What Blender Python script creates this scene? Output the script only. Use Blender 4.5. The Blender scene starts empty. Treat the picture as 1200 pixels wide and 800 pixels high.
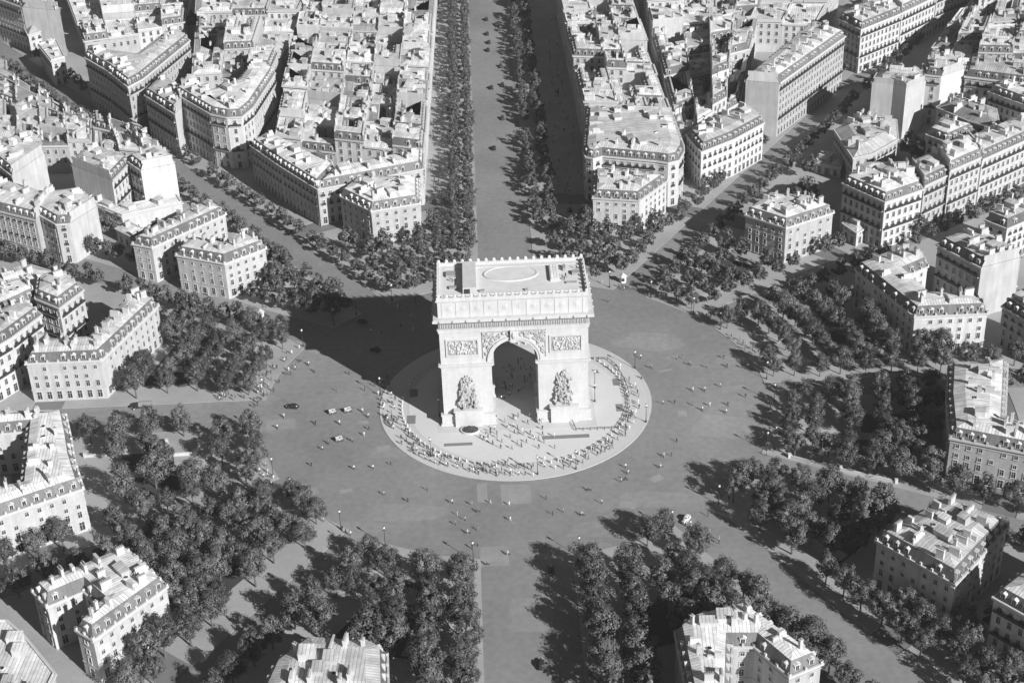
import bpy, bmesh, math, random
import numpy as np
from mathutils import Vector, Matrix
random.seed(7)
HAZE = True
SC = bpy.context.scene
COL = SC.collection
rad = math.radians

# ------------------------------------------------------------------ camera
CX, CY, CZ, YAW, PITCH, ROLL, FPX = -8.1235, -442.8723, 282.1824, 0.0174, 0.5293, -0.0358, 1874.04
def cam_axes():
    cy, sy, cp, sp = math.cos(YAW), math.sin(YAW), math.cos(PITCH), math.sin(PITCH)
    f = np.array([sy*cp, cy*cp, -sp]); r = np.array([cy, -sy, 0.0]); u = np.cross(r, f)
    cr, sr = math.cos(ROLL), math.sin(ROLL)
    return np.array([cr*r+sr*u, -sr*r+cr*u, f])
AX = cam_axes()
CAMP = np.array([CX, CY, CZ])
def at(u, v, z=0.0):
    """map position (x, y) of the survey point u, v at height z"""
    d = np.array([(u-600)/FPX, -(v-400)/FPX, 1.0]) @ AX
    t = (z-CZ)/d[2]
    q = CAMP+t*d
    return (float(q[0]), float(q[1]))
def seen(x, y, z=0.0):
    q = AX @ (np.array([x, y, z])-CAMP)
    return (600+FPX*q[0]/q[2], 400-FPX*q[1]/q[2])
def in_frame(x, y, z=0, m=25):
    u, v = seen(x, y, z)
    return -m < u < 1200+m and -m < v < 800+m
cam = bpy.data.cameras.new('camera'); co = bpy.data.objects.new('camera', cam); COL.objects.link(co)
M = Matrix.Identity(4)
for i in range(3):
    M[i][0] = AX[0][i]; M[i][1] = AX[1][i]; M[i][2] = -AX[2][i]; M[i][3] = CAMP[i]
co.matrix_world = M
cam.sensor_width = 36; cam.sensor_fit = 'HORIZONTAL'; cam.lens = FPX/1200*36
cam.clip_start = 1; cam.clip_end = 6000
SC.camera = co

# ------------------------------------------------------------------ light
SUN_AZ, SUN_EL = 139.0, 28.5
w = bpy.data.worlds.new('World'); SC.world = w; w.use_nodes = True
nt = w.node_tree; nt.nodes.clear()
sky = nt.nodes.new('ShaderNodeTexSky'); sky.sky_type = 'NISHITA'; sky.sun_disc = False
sky.sun_elevation = rad(SUN_EL); sky.sun_rotation = rad(SUN_AZ); sky.altitude = 2000; sky.air_density = 0.75; sky.dust_density = 0.5
bw = nt.nodes.new('ShaderNodeRGBToBW'); bg = nt.nodes.new('ShaderNodeBackground'); ow = nt.nodes.new('ShaderNodeOutputWorld')
bg.inputs[1].default_value = 0.05
nt.links.new(sky.outputs[0], bw.inputs[0]); nt.links.new(bw.outputs[0], bg.inputs[0]); nt.links.new(bg.outputs[0], ow.inputs[0])
sl = bpy.data.lights.new('sun', 'SUN'); sl.energy = 5.0; sl.angle = rad(0.5); sl.color = (1, 1, 1)
so = bpy.data.objects.new('sun', sl); COL.objects.link(so)
sv = Vector((math.sin(rad(SUN_AZ))*math.cos(rad(SUN_EL)), math.cos(rad(SUN_AZ))*math.cos(rad(SUN_EL)), math.sin(rad(SUN_EL))))
so.rotation_euler = sv.to_track_quat('Z', 'Y').to_euler(); so.location = (0, 0, 400)
SC.view_settings.view_transform = 'Standard'; SC.view_settings.look = 'None'
SC.view_settings.exposure = 0.5; SC.view_settings.gamma = 1.0

# ------------------------------------------------------------------ materials
def mat(name, base, rough=0.85, var=0.25, scale=0.5, fine=None, rnd=0.0, seams=None, bump=0.0, spec=0.25, stains=0.0):
    m = bpy.data.materials.new(name); m.use_nodes = True
    t = m.node_tree; n = t.nodes; L = t.links
    b = n['Principled BSDF']; b.inputs['Roughness'].default_value = rough
    b.inputs['Specular IOR Level'].default_value = spec
    geo = n.new('ShaderNodeNewGeometry')
    def math_(op, a, c):
        x = n.new('ShaderNodeMath'); x.operation = op
        for i, q in enumerate((a, c)):
            if isinstance(q, (int, float)): x.inputs[i].default_value = q
            else: L.new(q, x.inputs[i])
        return x.outputs[0]
    no = n.new('ShaderNodeTexNoise'); no.inputs['Scale'].default_value = scale; no.inputs['Detail'].default_value = 5
    no.inputs['Roughness'].default_value = 0.6
    L.new(geo.outputs['Position'], no.inputs['Vector'])
    v = math_('MULTIPLY_ADD', no.outputs[0], 2*var)
    v.node.inputs[2].default_value = 1-var
    if fine:
        n2 = n.new('ShaderNodeTexNoise'); n2.inputs['Scale'].default_value = fine[0]; n2.inputs['Detail'].default_value = 3
        L.new(geo.outputs['Position'], n2.inputs['Vector'])
        f = math_('MULTIPLY_ADD', n2.outputs[0], 2*fine[1]); f.node.inputs[2].default_value = 1-fine[1]
        v = math_('MULTIPLY', v, f)
    if rnd:
        oi = n.new('ShaderNodeObjectInfo')
        f = math_('MULTIPLY_ADD', oi.outputs['Random'], 2*rnd); f.node.inputs[2].default_value = 1-rnd
        v = math_('MULTIPLY', v, f)
    if stains:
        mp = n.new('ShaderNodeMapping'); mp.inputs['Scale'].default_value = (0.9, 0.9, 0.12)
        L.new(geo.outputs['Position'], mp.inputs[0])
        n3 = n.new('ShaderNodeTexNoise'); n3.inputs['Scale'].default_value = 0.7; n3.inputs['Detail'].default_value = 6
        L.new(mp.outputs[0], n3.inputs['Vector'])
        f = math_('MULTIPLY_ADD', n3.outputs[0], 2*stains); f.node.inputs[2].default_value = 1-stains
        v = math_('MULTIPLY', v, f)
    if seams:
        uv = n.new('ShaderNodeUVMap'); sp = n.new('ShaderNodeSeparateXYZ'); L.new(uv.outputs[0], sp.inputs[0])
        fr = math_('FRACT', math_('DIVIDE', sp.outputs[0], seams[0]), 0)
        k = math_('LESS_THAN', fr, seams[1])
        fl = math_('FLOOR', math_('DIVIDE', sp.outputs[0], seams[0]), 0)
        wn = n.new('ShaderNodeTexWhiteNoise'); wn.noise_dimensions = '1D'; L.new(fl, wn.inputs['W'])
        pv = math_('MULTIPLY_ADD', wn.outputs[0], 0.3); pv.node.inputs[2].default_value = 0.85
        v = math_('MULTIPLY', v, pv)
        k2 = math_('MULTIPLY_ADD', k, -seams[2]); k2.node.inputs[2].default_value = 1.0
        v = math_('MULTIPLY', v, k2)
    v = math_('MULTIPLY', v, base)
    cb = n.new('ShaderNodeCombineColor')
    for i in range(3): L.new(v, cb.inputs[i])
    L.new(cb.outputs[0], b.inputs['Base Color'])
    if bump:
        bp = n.new('ShaderNodeBump'); bp.inputs['Strength'].default_value = bump; bp.inputs['Distance'].default_value = 0.1
        L.new(no.outputs[0], bp.inputs['Height']); L.new(bp.outputs[0], b.inputs['Normal'])
    return m
MT = dict(
    ground=mat('ground_setts', 0.17, var=0.35, scale=0.03, fine=(0.6, 0.12)),
    road=mat('road_setts', 0.225, var=0.45, scale=0.022, fine=(0.5, 0.24), rough=0.75),
    pave=mat('pavement_stone', 0.33, var=0.35, scale=0.05, fine=(1.2, 0.14)),
    isl=mat('island_stone', 0.5, var=0.1, scale=0.08, fine=(0.8, 0.06)),
    isl2=mat('island_inner_stone', 0.57, var=0.08, scale=0.06, fine=(0.8, 0.05)),
    kerb=mat('kerb_granite', 0.5, var=0.1, scale=0.5),
    patch=mat('road_patch', 0.27, var=0.4, scale=0.2),
    worn=mat('worn_road_setts', 0.25, var=0.45, scale=0.022, fine=(0.5, 0.24), rough=0.75),
    patchd=mat('dark_patch', 0.2, var=0.15, scale=0.2),
    lawn=mat('lawn_grass', 0.055, var=0.4, scale=0.15, fine=(2, 0.3)),
    path=mat('gravel_path', 0.38, var=0.2, scale=0.2),
    stone=mat('facade_stone', 0.45, var=0.2, scale=0.25, fine=(1.5, 0.14), rnd=0.2, stains=0.3),
    party=mat('party_wall_plaster', 0.47, var=0.22, scale=0.2, rnd=0.2, stains=0.3),
    slate=mat('roof_slate', 0.13, var=0.25, scale=0.8, rnd=0.25, rough=0.6, seams=(1.4, 0.06, 0.3)),
    zinc=mat('roof_zinc', 0.58, var=0.55, scale=0.22, fine=(1.3, 0.2), rnd=0.25, rough=0.55, seams=(0.95, 0.2, 0.4), stains=0.2),
    tile=mat('roof_tile', 0.26, var=0.25, scale=0.4, rnd=0.3, seams=(1.1, 0.2, 0.3)),
    chim=mat('chimney_plaster', 0.5, var=0.25, scale=0.6, rnd=0.2),
    pot=mat('chimney_clay', 0.22, var=0.2, scale=1),
    trim=mat('trim_stone', 0.5, var=0.12, scale=0.6, rnd=0.1),
    pane=mat('window_pane', 0.035, rough=0.2, var=0.3, scale=0.4, spec=0.5),
    iron=mat('dark_iron', 0.04, rough=0.5, var=0.1, spec=0.4),
    arch=mat('arch_limestone', 0.52, var=0.16, scale=0.25, fine=(1.2, 0.1), stains=0.16, bump=0.15),
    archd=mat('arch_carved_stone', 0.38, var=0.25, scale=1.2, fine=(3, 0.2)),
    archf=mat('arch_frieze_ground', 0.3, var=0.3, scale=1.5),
    terr=mat('terrace_paving', 0.6, var=0.2, scale=0.3),
    leaf=mat('plane_leaf', 0.095, rough=0.5, var=0.5, scale=0.3, fine=(2.5, 0.3), rnd=0.4, spec=0.35),
    bark=mat('tree_bark', 0.12, var=0.3, scale=2),
    soil=mat('flower_soil', 0.06, var=0.4, scale=1.5),
    flower=mat('flower_bed_plants', 0.12, var=0.6, scale=2.5),
    skin=mat('skin', 0.4, var=0.05), hair=mat('hair', 0.05, var=0.1),
    cdark=mat('dark_cloth', 0.04, var=0.2, rnd=0.3), cmid=mat('grey_cloth', 0.2, var=0.2, rnd=0.3), clight=mat('pale_cloth', 0.65, var=0.1, rnd=0.1),
    paintd=mat('dark_car_paint', 0.03, rough=0.25, var=0.1, spec=0.6), paintl=mat('pale_car_paint', 0.6, rough=0.35, var=0.05, spec=0.5),
    rubber=mat('rubber', 0.03, var=0.1), chrome=mat('lamp_glass', 0.7, rough=0.2, var=0.05, spec=0.6),
    canvas=mat('canvas', 0.45, var=0.15, scale=1),
)

# ------------------------------------------------------------------ mesh helpers
class MB:
    def __init__(s): s.v = []; s.f = []; s.m = []; s.uv = []
    def face(s, pts, m=0, uv=None):
        i = len(s.v); s.v += [tuple(p) for p in pts]; s.f.append(tuple(range(i, i+len(pts)))); s.m.append(m)
        if uv is None:
            a = Vector(pts[0]); e = Vector(pts[1])-a
            nrm = Vector((0, 0, 0))
            for j in range(1, len(pts)-1): nrm += (Vector(pts[j])-a).cross(Vector(pts[j+1])-a)
            h = Vector((-nrm.y, nrm.x, 0))
            if h.length < 1e-4*max(nrm.length, 1e-9): h = e
            if h.length < 1e-9: h = Vector((1, 0, 0))
            h.normalize()
            if nrm.length > 1e-12: nrm.normalize()
            g = nrm.cross(h)
            uv = [(Vector(p).dot(h), Vector(p).dot(g)) for p in pts]
        s.uv += uv
    def box(s, x0, y0, z0, x1, y1, z1, m=0, M=None, bottom=True):
        c = [(x0, y0, z0), (x1, y0, z0), (x1, y1, z0), (x0, y1, z0), (x0, y0, z1), (x1, y0, z1), (x1, y1, z1), (x0, y1, z1)]
        if M is not None: c = [tuple(M @ Vector(p)) for p in c]
        for q in ((4, 5, 6, 7), (0, 1, 5, 4), (1, 2, 6, 5), (2, 3, 7, 6), (3, 0, 4, 7)) + (((3, 2, 1, 0),) if bottom else ()):
            s.face([c[i] for i in q], m)
    def prism(s, poly, z0, z1, m=0, top=True, mtop=None, bottom=False):
        n = len(poly)
        for i in range(n):
            a, b = poly[i], poly[(i+1) % n]
            s.face([(a[0], a[1], z0), (b[0], b[1], z0), (b[0], b[1], z1), (a[0], a[1], z1)], m)
        if top: s.face([(p[0], p[1], z1) for p in poly], m if mtop is None else mtop)
        if bottom: s.face([(p[0], p[1], z0) for p in reversed(poly)], m)
    def cyl(s, a, b, r0, r1=None, n=8, m=0, cap=True):
        r1 = r0 if r1 is None else r1
        a, b = Vector(a), Vector(b); d = (b-a).normalized()
        x = d.orthogonal().normalized(); y = d.cross(x)
        A = [a+(x*math.cos(2*math.pi*i/n)+y*math.sin(2*math.pi*i/n))*r0 for i in range(n)]
        B = [b+(x*math.cos(2*math.pi*i/n)+y*math.sin(2*math.pi*i/n))*r1 for i in range(n)]
        for i in range(n): s.face([A[i], A[(i+1) % n], B[(i+1) % n], B[i]], m)
        if cap: s.face(B, m); s.face(A[::-1], m)
    def blob(s, c, r, n=6, k=4, m=0, rot=None):
        """ellipsoid"""
        R3 = rot if rot is not None else Matrix.Identity(3)
        c = Vector(c); rows = []
        for j in range(1, k):
            th = math.pi*j/k
            rows.append([c+R3 @ Vector((r[0]*math.sin(th)*math.cos(2*math.pi*i/n), r[1]*math.sin(th)*math.sin(2*math.pi*i/n), r[2]*math.cos(th))) for i in range(n)])
        T = c+R3 @ Vector((0, 0, r[2])); B = c+R3 @ Vector((0, 0, -r[2]))
        for i in range(n):
            s.face([T, rows[0][i], rows[0][(i+1) % n]], m)
            for j in range(len(rows)-1): s.face([rows[j][i], rows[j+1][i], rows[j+1][(i+1) % n], rows[j][(i+1) % n]], m)
            s.face([rows[-1][i], B, rows[-1][(i+1) % n]], m)
    def mesh(s, name, mats, weld=True):
        me = bpy.data.meshes.new(name); me.from_pydata(s.v, [], s.f)
        for x in (mats if isinstance(mats, (list, tuple)) else [mats]): me.materials.append(x)
        me.polygons.foreach_set('material_index', s.m)
        ul = me.uv_layers.new(name='UVMap'); ul.data.foreach_set('uv', [c for q in s.uv for c in q])
        if weld:
            bm = bmesh.new(); bm.from_mesh(me); bmesh.ops.remove_doubles(bm, verts=bm.verts, dist=0.0005); bm.to_mesh(me); bm.free()
        me.update(); return me
def link(name, me, parent=None, loc=(0, 0, 0), rz=0.0, scale=None):
    o = bpy.data.objects.new(name, me); COL.objects.link(o)
    o.location = loc; o.rotation_euler = (0, 0, rz)
    if scale is not None: o.scale = scale
    if parent is not None: o.parent = parent
    return o
def tag(o, label, cat, group=None):
    o['label'] = label; o['category'] = cat
    if group: o['group'] = group
    return o
def thing(name, label, cat, loc=(0, 0, 0), rz=0, group=None):
    return tag(link(name, None, None, loc, rz), label, cat, group)
def struct(name, me, kind='structure'):
    o = link(name, me); o['kind'] = kind; return o
ORD = 'first second third fourth fifth sixth seventh eighth ninth tenth eleventh twelfth thirteenth fourteenth fifteenth sixteenth seventeenth eighteenth nineteenth'.split()
def ordinal(n):
    if n < 20: return ORD[n-1]
    tens = ['', '', 'twent', 'thirt', 'fort', 'fift', 'sixt', 'sevent', 'eight', 'ninet']
    if n % 10 == 0: return tens[n//10]+'ieth' if n < 100 else 'hundredth'
    return tens[n//10]+'y-'+ORD[n % 10-1]

# ------------------------------------------------------------------ polygons
def area(P): return 0.5*sum(P[i-1][0]*P[i][1]-P[i][0]*P[i-1][1] for i in range(len(P)))
def perim(P): return sum(math.dist(P[i-1], P[i]) for i in range(len(P)))
def inside(p, P):
    c = False; j = len(P)-1
    for i in range(len(P)):
        if (P[i][1] > p[1]) != (P[j][1] > p[1]) and p[0] < (P[j][0]-P[i][0])*(p[1]-P[i][1])/(P[j][1]-P[i][1])+P[i][0]: c = not c
        j = i
    return c
def edge_dist(p, P):
    best = 1e9
    for i in range(len(P)):
        a, b = P[i], P[(i+1) % len(P)]
        dx, dy = b[0]-a[0], b[1]-a[1]; L2 = dx*dx+dy*dy or 1e-9
        t = max(0, min(1, ((p[0]-a[0])*dx+(p[1]-a[1])*dy)/L2))
        best = min(best, math.hypot(p[0]-a[0]-t*dx, p[1]-a[1]-t*dy))
    return best
def offset(P, d):
    """offset each edge i (P[i] to P[i+1]) of a ccw polygon inwards by d[i]"""
    n = len(P); ln = []
    for i in range(n):
        a, b = P[i], P[(i+1) % n]; L = math.dist(a, b) or 1e-9
        nx, ny = -(b[1]-a[1])/L, (b[0]-a[0])/L
        ln.append((a[0]+nx*d[i], a[1]+ny*d[i], (b[0]-a[0])/L, (b[1]-a[1])/L))
    out = []
    for i in range(n):
        x1, y1, u1, v1 = ln[i-1]; x2, y2, u2, v2 = ln[i]
        cr = u1*v2-v1*u2
        if abs(cr) < 0.08: 
            q = (x2, y2)
        else:
            t = ((x2-x1)*v2-(y2-y1)*u2)/cr; q = (x1+u1*t, y1+v1*t)
        m = max(abs(d[i-1]), abs(d[i]))*2.2+0.01
        dd = math.dist(q, P[i])
        if dd > m: q = (P[i][0]+(q[0]-P[i][0])*m/dd, P[i][1]+(q[1]-P[i][1])*m/dd)
        out.append(q)
    return out
def ccw(P): return P if area(P) > 0 else P[::-1]

# ------------------------------------------------------------------ shared building pieces
def window_mesh(w, h, balcony=False):
    b = MB()
    b.box(-w/2-.16, -.05, -.12, -w/2, .16, h+.16, 1); b.box(w/2, -.05, -.12, w/2+.16, .16, h+.16, 1)
    b.box(-w/2, -.05, h, w/2, .16, h+.16, 1); b.box(-w/2-.25, -.05, -.2, w/2+.25, .26, 0, 1)
    b.box(-w/2, -.04, 0, w/2, .02, h, 0)
    b.box(-.04, 0, 0, .04, .05, h, 1); b.box(-w/2, 0, h*.64, w/2, .05, h*.64+.07, 1)
    if balcony:
        b.box(-w/2-.3, .26, 0, w/2+.3, .30, .9, 2)
        b.box(-w/2-.35, -.02, -.14, w/2+.35, .42, -.02, 1)
    return b.mesh('window', [MT['pane'], MT['trim'], MT['iron']])
WIN = {k: window_mesh(*k) for k in ((1.15, 2.1, False), (1.15, 2.1, True), (1.05, 1.3, False), (1.5, 2.8, False))}
def dormer_mesh(glass):
    b = MB()
    b.box(-.75, -1.5, 0, .75, 0, 1.75, 1)
    b.face([(-.95, .15, 1.7), (.95, .15, 1.7), (.95, -1.9, 1.95), (-.95, -1.9, 1.95)], 2)
    b.face([(-.95, .15, 1.7), (0, .15, 2.2), (.95, .15, 1.7)], 1)
    b.face([(0, .15, 2.2), (-.95, .15, 1.7), (-.95, -1.9, 1.95), (0, -1.9, 2.3)], 2)
    b.face([(.95, .15, 1.7), (0, .15, 2.2), (0, -1.9, 2.3), (.95, -1.9, 1.95)], 2)
    if glass: b.box(-.48, -.02, .2, .48, .03, 1.55, 0)
    return b.mesh('dormer', [MT['pane'], MT['trim'], MT['zinc']])
DORM = dormer_mesh(True); DORMO = dormer_mesh(False)
b = MB(); b.box(-.48, -.02, .2, .48, .03, 1.55, 0); b.box(-.03, .03, .2, .03, .06, 1.55, 1); DGLASS = b.mesh('window', [MT['pane'], MT['trim']])
def chimney_mesh(L, h, n):
    b = MB(); b.box(-.38, -L/2, -2.5, .38, L/2, h, 0); b.box(-.48, -L/2-.1, h, .48, L/2+.1, h+.2, 0)
    for i in range(n):
        y = -L/2+L*(i+.5)/n; b.cyl((0, y, h+.15), (0, y, h+.85), .15, .12, 6, 1)
    return b.mesh('chimney', [MT['chim'], MT['pot']])
CHIM = [chimney_mesh(1.3, 1.9, 2), chimney_mesh(2.2, 2.2, 4), chimney_mesh(3.2, 2.0, 6), chimney_mesh(0.9, 2.6, 1)]
SKYL = MB(); SKYL.box(-.6, -.5, -.3, .6, .5, .22, 1); SKYL.box(-.5, -.4, .22, .5, .4, .26, 0)
SKYL = SKYL.mesh('skylight', [MT['pane'], MT['zinc']])
DOORM = MB(); DOORM.box(-1.2, -.05, 0, 1.2, .05, 3.2, 0); DOORM.box(-1.5, -.05, 0, -1.2, .2, 3.5, 1); DOORM.box(1.2, -.05, 0, 1.5, .2, 3.5, 1); DOORM.box(-1.2, -.05, 3.2, 1.2, .2, 3.5, 1)
DOORM = DOORM.mesh('door', [MT['iron'], MT['trim']])

def join_copies(name, items, parent, kind='stuff'):
    """one mesh from many transformed copies of small meshes"""
    vs, fs, ms, uvs = [], [], [], []; mats = None; off = 0
    for me, Mx in items:
        if mats is None: mats = list(me.materials)
        n = len(me.vertices); a = np.empty(n*3); me.vertices.foreach_get('co', a); a = a.reshape(-1, 3)
        R_ = np.array(Mx.to_3x3()); vs.append(a @ R_.T+np.array(Mx.translation))
        for p in me.polygons: fs.append([i+off for i in p.vertices]); ms.append(p.material_index)
        off += n
    V = np.concatenate(vs); me = bpy.data.meshes.new(name); me.from_pydata(V.tolist(), [], fs)
    for x in mats: me.materials.append(x)
    me.polygons.foreach_set('material_index', ms); me.update()
    o = link(name, me, parent)
    if kind: o['kind'] = kind
    return o

FOOT = []
def building(name, label, P, H, group=None, roof='mansard', party=(), far=False, floors=None, hotel=False, blank=(), rise=None,
             z0=0.0, chim=None, seed=0, cat='building', slate=None, dorm=True):
    """P: ccw footprint. party: edges without cornice, mansard or windows"""
    rng = random.Random(seed or label)
    P0 = P; P = ccw(P)
    if P is not P0 and (party or blank):
        n = len(P); conv = lambda s: {(n-2-i) % n for i in s}; party, blank = conv(party), conv(blank)
    party = set(party); n = len(P)
    cx, cy = sum(p[0] for p in P)/n, sum(p[1] for p in P)/n
    root = thing(name, label, cat, (cx, cy, z0), 0, group)
    Q = [(p[0]-cx, p[1]-cy) for p in P]
    FOOT.append((cx, cy, Q, max(math.hypot(*q) for q in Q)))
    width = 2*abs(area(Q))/perim(Q)
    fac = [i not in party for i in range(n)]
    # walls
    b = MB()
    if floors is None: floors = max(2, round((H-1.2)/3.5))
    gh = 4.6 if hotel else 4.0
    fh = (H-0.6-gh)/max(1, floors-1)
    mans = roof == 'mansard'
    mh = 3.0 if mans else 0.0
    for i in range(n):
        a, c = Q[i], Q[(i+1) % n]
        b.face([(a[0], a[1], -.3), (c[0], c[1], -.3), (c[0], c[1], H), (a[0], a[1], H)], 0 if fac[i] else 1)
    for z in ([gh-.15, H-.55-1.2] if not far else []):
        if z < H-1.2:
            Oo = offset(Q, [-.16 if f else .02 for f in fac])
            for i in range(n):
                if not fac[i]: continue
                a, c, e, g_ = Oo[i], Oo[(i+1) % n], Q[(i+1) % n], Q[i]
                b.face([(a[0], a[1], z), (c[0], c[1], z), (c[0], c[1], z+.3), (a[0], a[1], z+.3)], 0)
                b.face([(a[0], a[1], z+.3), (c[0], c[1], z+.3), (e[0], e[1], z+.3), (g_[0], g_[1], z+.3)], 0)
                b.face([(g_[0], g_[1], z), (e[0], e[1], z), (c[0], c[1], z), (a[0], a[1], z)], 0)
    link('wall', b.mesh('wall', [MT['stone'], MT['party']]), root)
    # cornice
    if any(fac):
        Oo = offset(Q, [-.55 if f else -.01 for f in fac]); b = MB()
        st0 = next((i for i in range(n) if not fac[i]), 0)
        for i in [(st0+j) % n for j in range(n)]:
            if not fac[i]:
                if b.f: link('cornice', b.mesh('cornice', MT['trim']), root); b = MB()
                continue
            a, c, e, g_ = Oo[i], Oo[(i+1) % n], Q[(i+1) % n], Q[i]
            z1, z2 = H-.5, H+.12
            b.face([(a[0], a[1], z1), (c[0], c[1], z1), (c[0], c[1], z2), (a[0], a[1], z2)])
            b.face([(a[0], a[1], z2), (c[0], c[1], z2), (e[0], e[1], z2), (g_[0], g_[1], z2)])
            b.face([(g_[0], g_[1], z1-.2), (e[0], e[1], z1-.2), (c[0], c[1], z1), (a[0], a[1], z1)])
            if hotel:  # parapet with small pedestals along the eaves
                L = math.dist(g_, e); k = max(2, int(L/3.4)); u = ((e[0]-g_[0])/L, (e[1]-g_[1])/L)
                Mx = Matrix.Translation((g_[0], g_[1], 0)) @ Matrix.Rotation(math.atan2(u[1], u[0]), 4, 'Z')
                for j in range(k+1):
                    x = L*j/k; b.box(x-.3, -.45, z2-.02, x+.3, .12, z2+.75, 0, Mx)
        if b.f: link('cornice', b.mesh('cornice', MT['trim']), root)
    # roof
    b = MB()
    P1 = offset(Q, [(.12 if f else .0) for f in fac])
    slope_in = [(1.5 if mans else .12) if f else .0 for f in fac]
    P2 = offset(Q, slope_in)
    zi = H+.1
    zt = zi+mh
    if mans:
        for i in range(n):
            a, c, e, g_ = P1[i], P1[(i+1) % n], P2[(i+1) % n], P2[i]
            b.face([(a[0], a[1], zi), (c[0], c[1], zi), (e[0], e[1], zt), (g_[0], g_[1], zt)], 1 if fac[i] else 2)
    ins = max(0.6, min(width*.40, 5.0)-(1.5 if mans else 0))
    rs = rise if rise is not None else ins*(0.28 if mans else (0.5 if roof == 'hip' else 0.1))
    if roof == 'flat':
        # parapet then flat deck
        P3 = offset(Q, [.35]*n)
        for i in range(n):
            a, c, e, g_ = P2[i], P2[(i+1) % n], P3[(i+1) % n], P3[i]
            b.face([(a[0], a[1], H-.02), (c[0], c[1], H-.02), (c[0], c[1], H+.7), (a[0], a[1], H+.7)], 2)
            b.face([(a[0], a[1], H+.7), (c[0], c[1], H+.7), (e[0], e[1], H+.7), (g_[0], g_[1], H+.7)], 2)
            b.face([(g_[0], g_[1], H+.7), (e[0], e[1], H+.7), (e[0], e[1], H+.2), (g_[0], g_[1], H+.2)], 2)
        b.face([(p[0], p[1], H+.2) for p in P3], 0); ztop = H+.2; P4 = P3
    else:
        P4 = offset(Q, [s+ins if f else (0 if not f and far else s+.0) for s, f in zip(slope_in, fac)])
        ok = area(P4) > 0.02*area(Q)
        if not ok: P4 = offset(Q, [s+ins*.4 if f else 0 for s, f in zip(slope_in, fac)]); rs *= .4
        ztop = zt+rs
        for i in range(n):
            a, c, e, g_ = P2[i], P2[(i+1) % n], P4[(i+1) % n], P4[i]
            b.face([(a[0], a[1], zt), (c[0], c[1], zt), (e[0], e[1], ztop), (g_[0], g_[1], ztop)], 0 if fac[i] else 2)
        b.face([(p[0], p[1], ztop) for p in P4], 0)
        # raised party wall copings
        for i in range(n):
            if fac[i]: continue
            a, c = Q[i], Q[(i+1) % n]; L = math.dist(a, c)
            if L < 3: continue
            Mx = Matrix.Translation((a[0], a[1], 0)) @ Matrix.Rotation(math.atan2(c[1]-a[1], c[0]-a[0]), 4, 'Z')
            b.box(.8, .02, zt-.5, L-.8, .4, ztop+.45, 2, Mx)
    topm = MT['zinc'] if (roof != 'hip' or rng.random() < .5) else MT['tile']
    rf = link('roof', b.mesh('roof', [topm, slate or MT['slate'], MT['party']]), root)
    # windows, dormers
    wins, rest, dl = [], [], []
    camv = Vector((CX-cx, CY-cy, 0))
    for i in range(n):
        if not fac[i] or i in blank: continue
        a, c = Vector((*Q[i], 0)), Vector((*Q[(i+1) % n], 0)); L = (c-a).length
        if L < 2.6: continue
        u = (c-a)/L; nr = Vector((u.y, -u.x, 0)); vis = nr.dot(camv-(a+c)/2) > 0
        ang = math.atan2(u.y, u.x)
        bay = 3.3 if hotel else (2.9 if not far else 3.2)
        k = max(1, int((L-1.2)/bay))
        for f in range(floors):
            if far and f == 0: continue
            zb = 0.9 if f == 0 else gh+(f-1)*fh+(.75 if fh > 2.9 else .5)
            top_f = f == floors-1
            if hotel: key = (1.5, 2.8, False) if f == 0 else ((1.15, 2.1, False) if f == 1 else (1.05, 1.3, False))
            elif fh < 2.9: key = (1.05, 1.3, False)
            else: key = (1.15, 2.1, f in (2, floors-1) and not far)
            if f == 0 and not hotel: key = (1.5, 2.8, False); zb = .5
            for j in range(k):
                x = L/2+(j-(k-1)/2)*(L-1.0)/k
                if hotel and f >= 1 and rng.random() < .1: continue
                p = a+u*x
                Mx = Matrix.Translation((p.x, p.y, zb)) @ Matrix.Rotation(ang+math.pi, 4, 'Z')
                (wins if vis and not far else rest if vis or not far else []).append((WIN[key], Mx))
        if mans and dorm:
            for j in range(k):
                if rng.random() < .12: continue
                x = L/2+(j-(k-1)/2)*(L-1.0)/k
                p = a+u*x-nr*.35
                dl.append((DORM, Matrix.Translation((p.x, p.y, zi+.25)) @ Matrix.Rotation(ang+math.pi, 4, 'Z'), vis))
    if len(wins) > 100:
        rest += [wins[j] for j in range(len(wins)) if j % 10 >= 10*100/len(wins)]
        wins = [wins[j] for j in range(len(wins)) if j % 10 < 10*100/len(wins)]
    def put(nm, items):
        for me, Mx in items:
            o = bpy.data.objects.new(nm, me); COL.objects.link(o); o.parent = root; o.matrix_local = Mx
    put('window', wins)
    if rest: join_copies('window', rest, root)
    dv = [(m_, x) for m_, x, v in dl if v and not far][:100]; dr = [(m_, x) for m_, x, v in dl if not v or far]
    for me, Mx in dv:
        o = bpy.data.objects.new('dormer', DORMO); COL.objects.link(o); o.parent = root; o.matrix_local = Mx
        g2 = bpy.data.objects.new('window', DGLASS); COL.objects.link(g2); g2.parent = o
    if dr: join_copies('dormer', dr, root)
    # a door on the longest visible facade
    if not far:
        best = max((i for i in range(n) if fac[i]), key=lambda i: math.dist(Q[i], Q[(i+1) % n]), default=None)
        if best is not None:
            a, c = Vector((*Q[best], 0)), Vector((*Q[(best+1) % n], 0))
            L = (c-a).length; k = max(1, int((L-1.2)/3.3)); p = a+(c-a)*((L/2+(0.5-(k % 2)/2)*(L-1)/k)/L if k > 1 else .3)
            o = link('door', DOORM, root, (p.x, p.y, .02), math.atan2(c.y-a.y, c.x-a.x)+math.pi)
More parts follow.
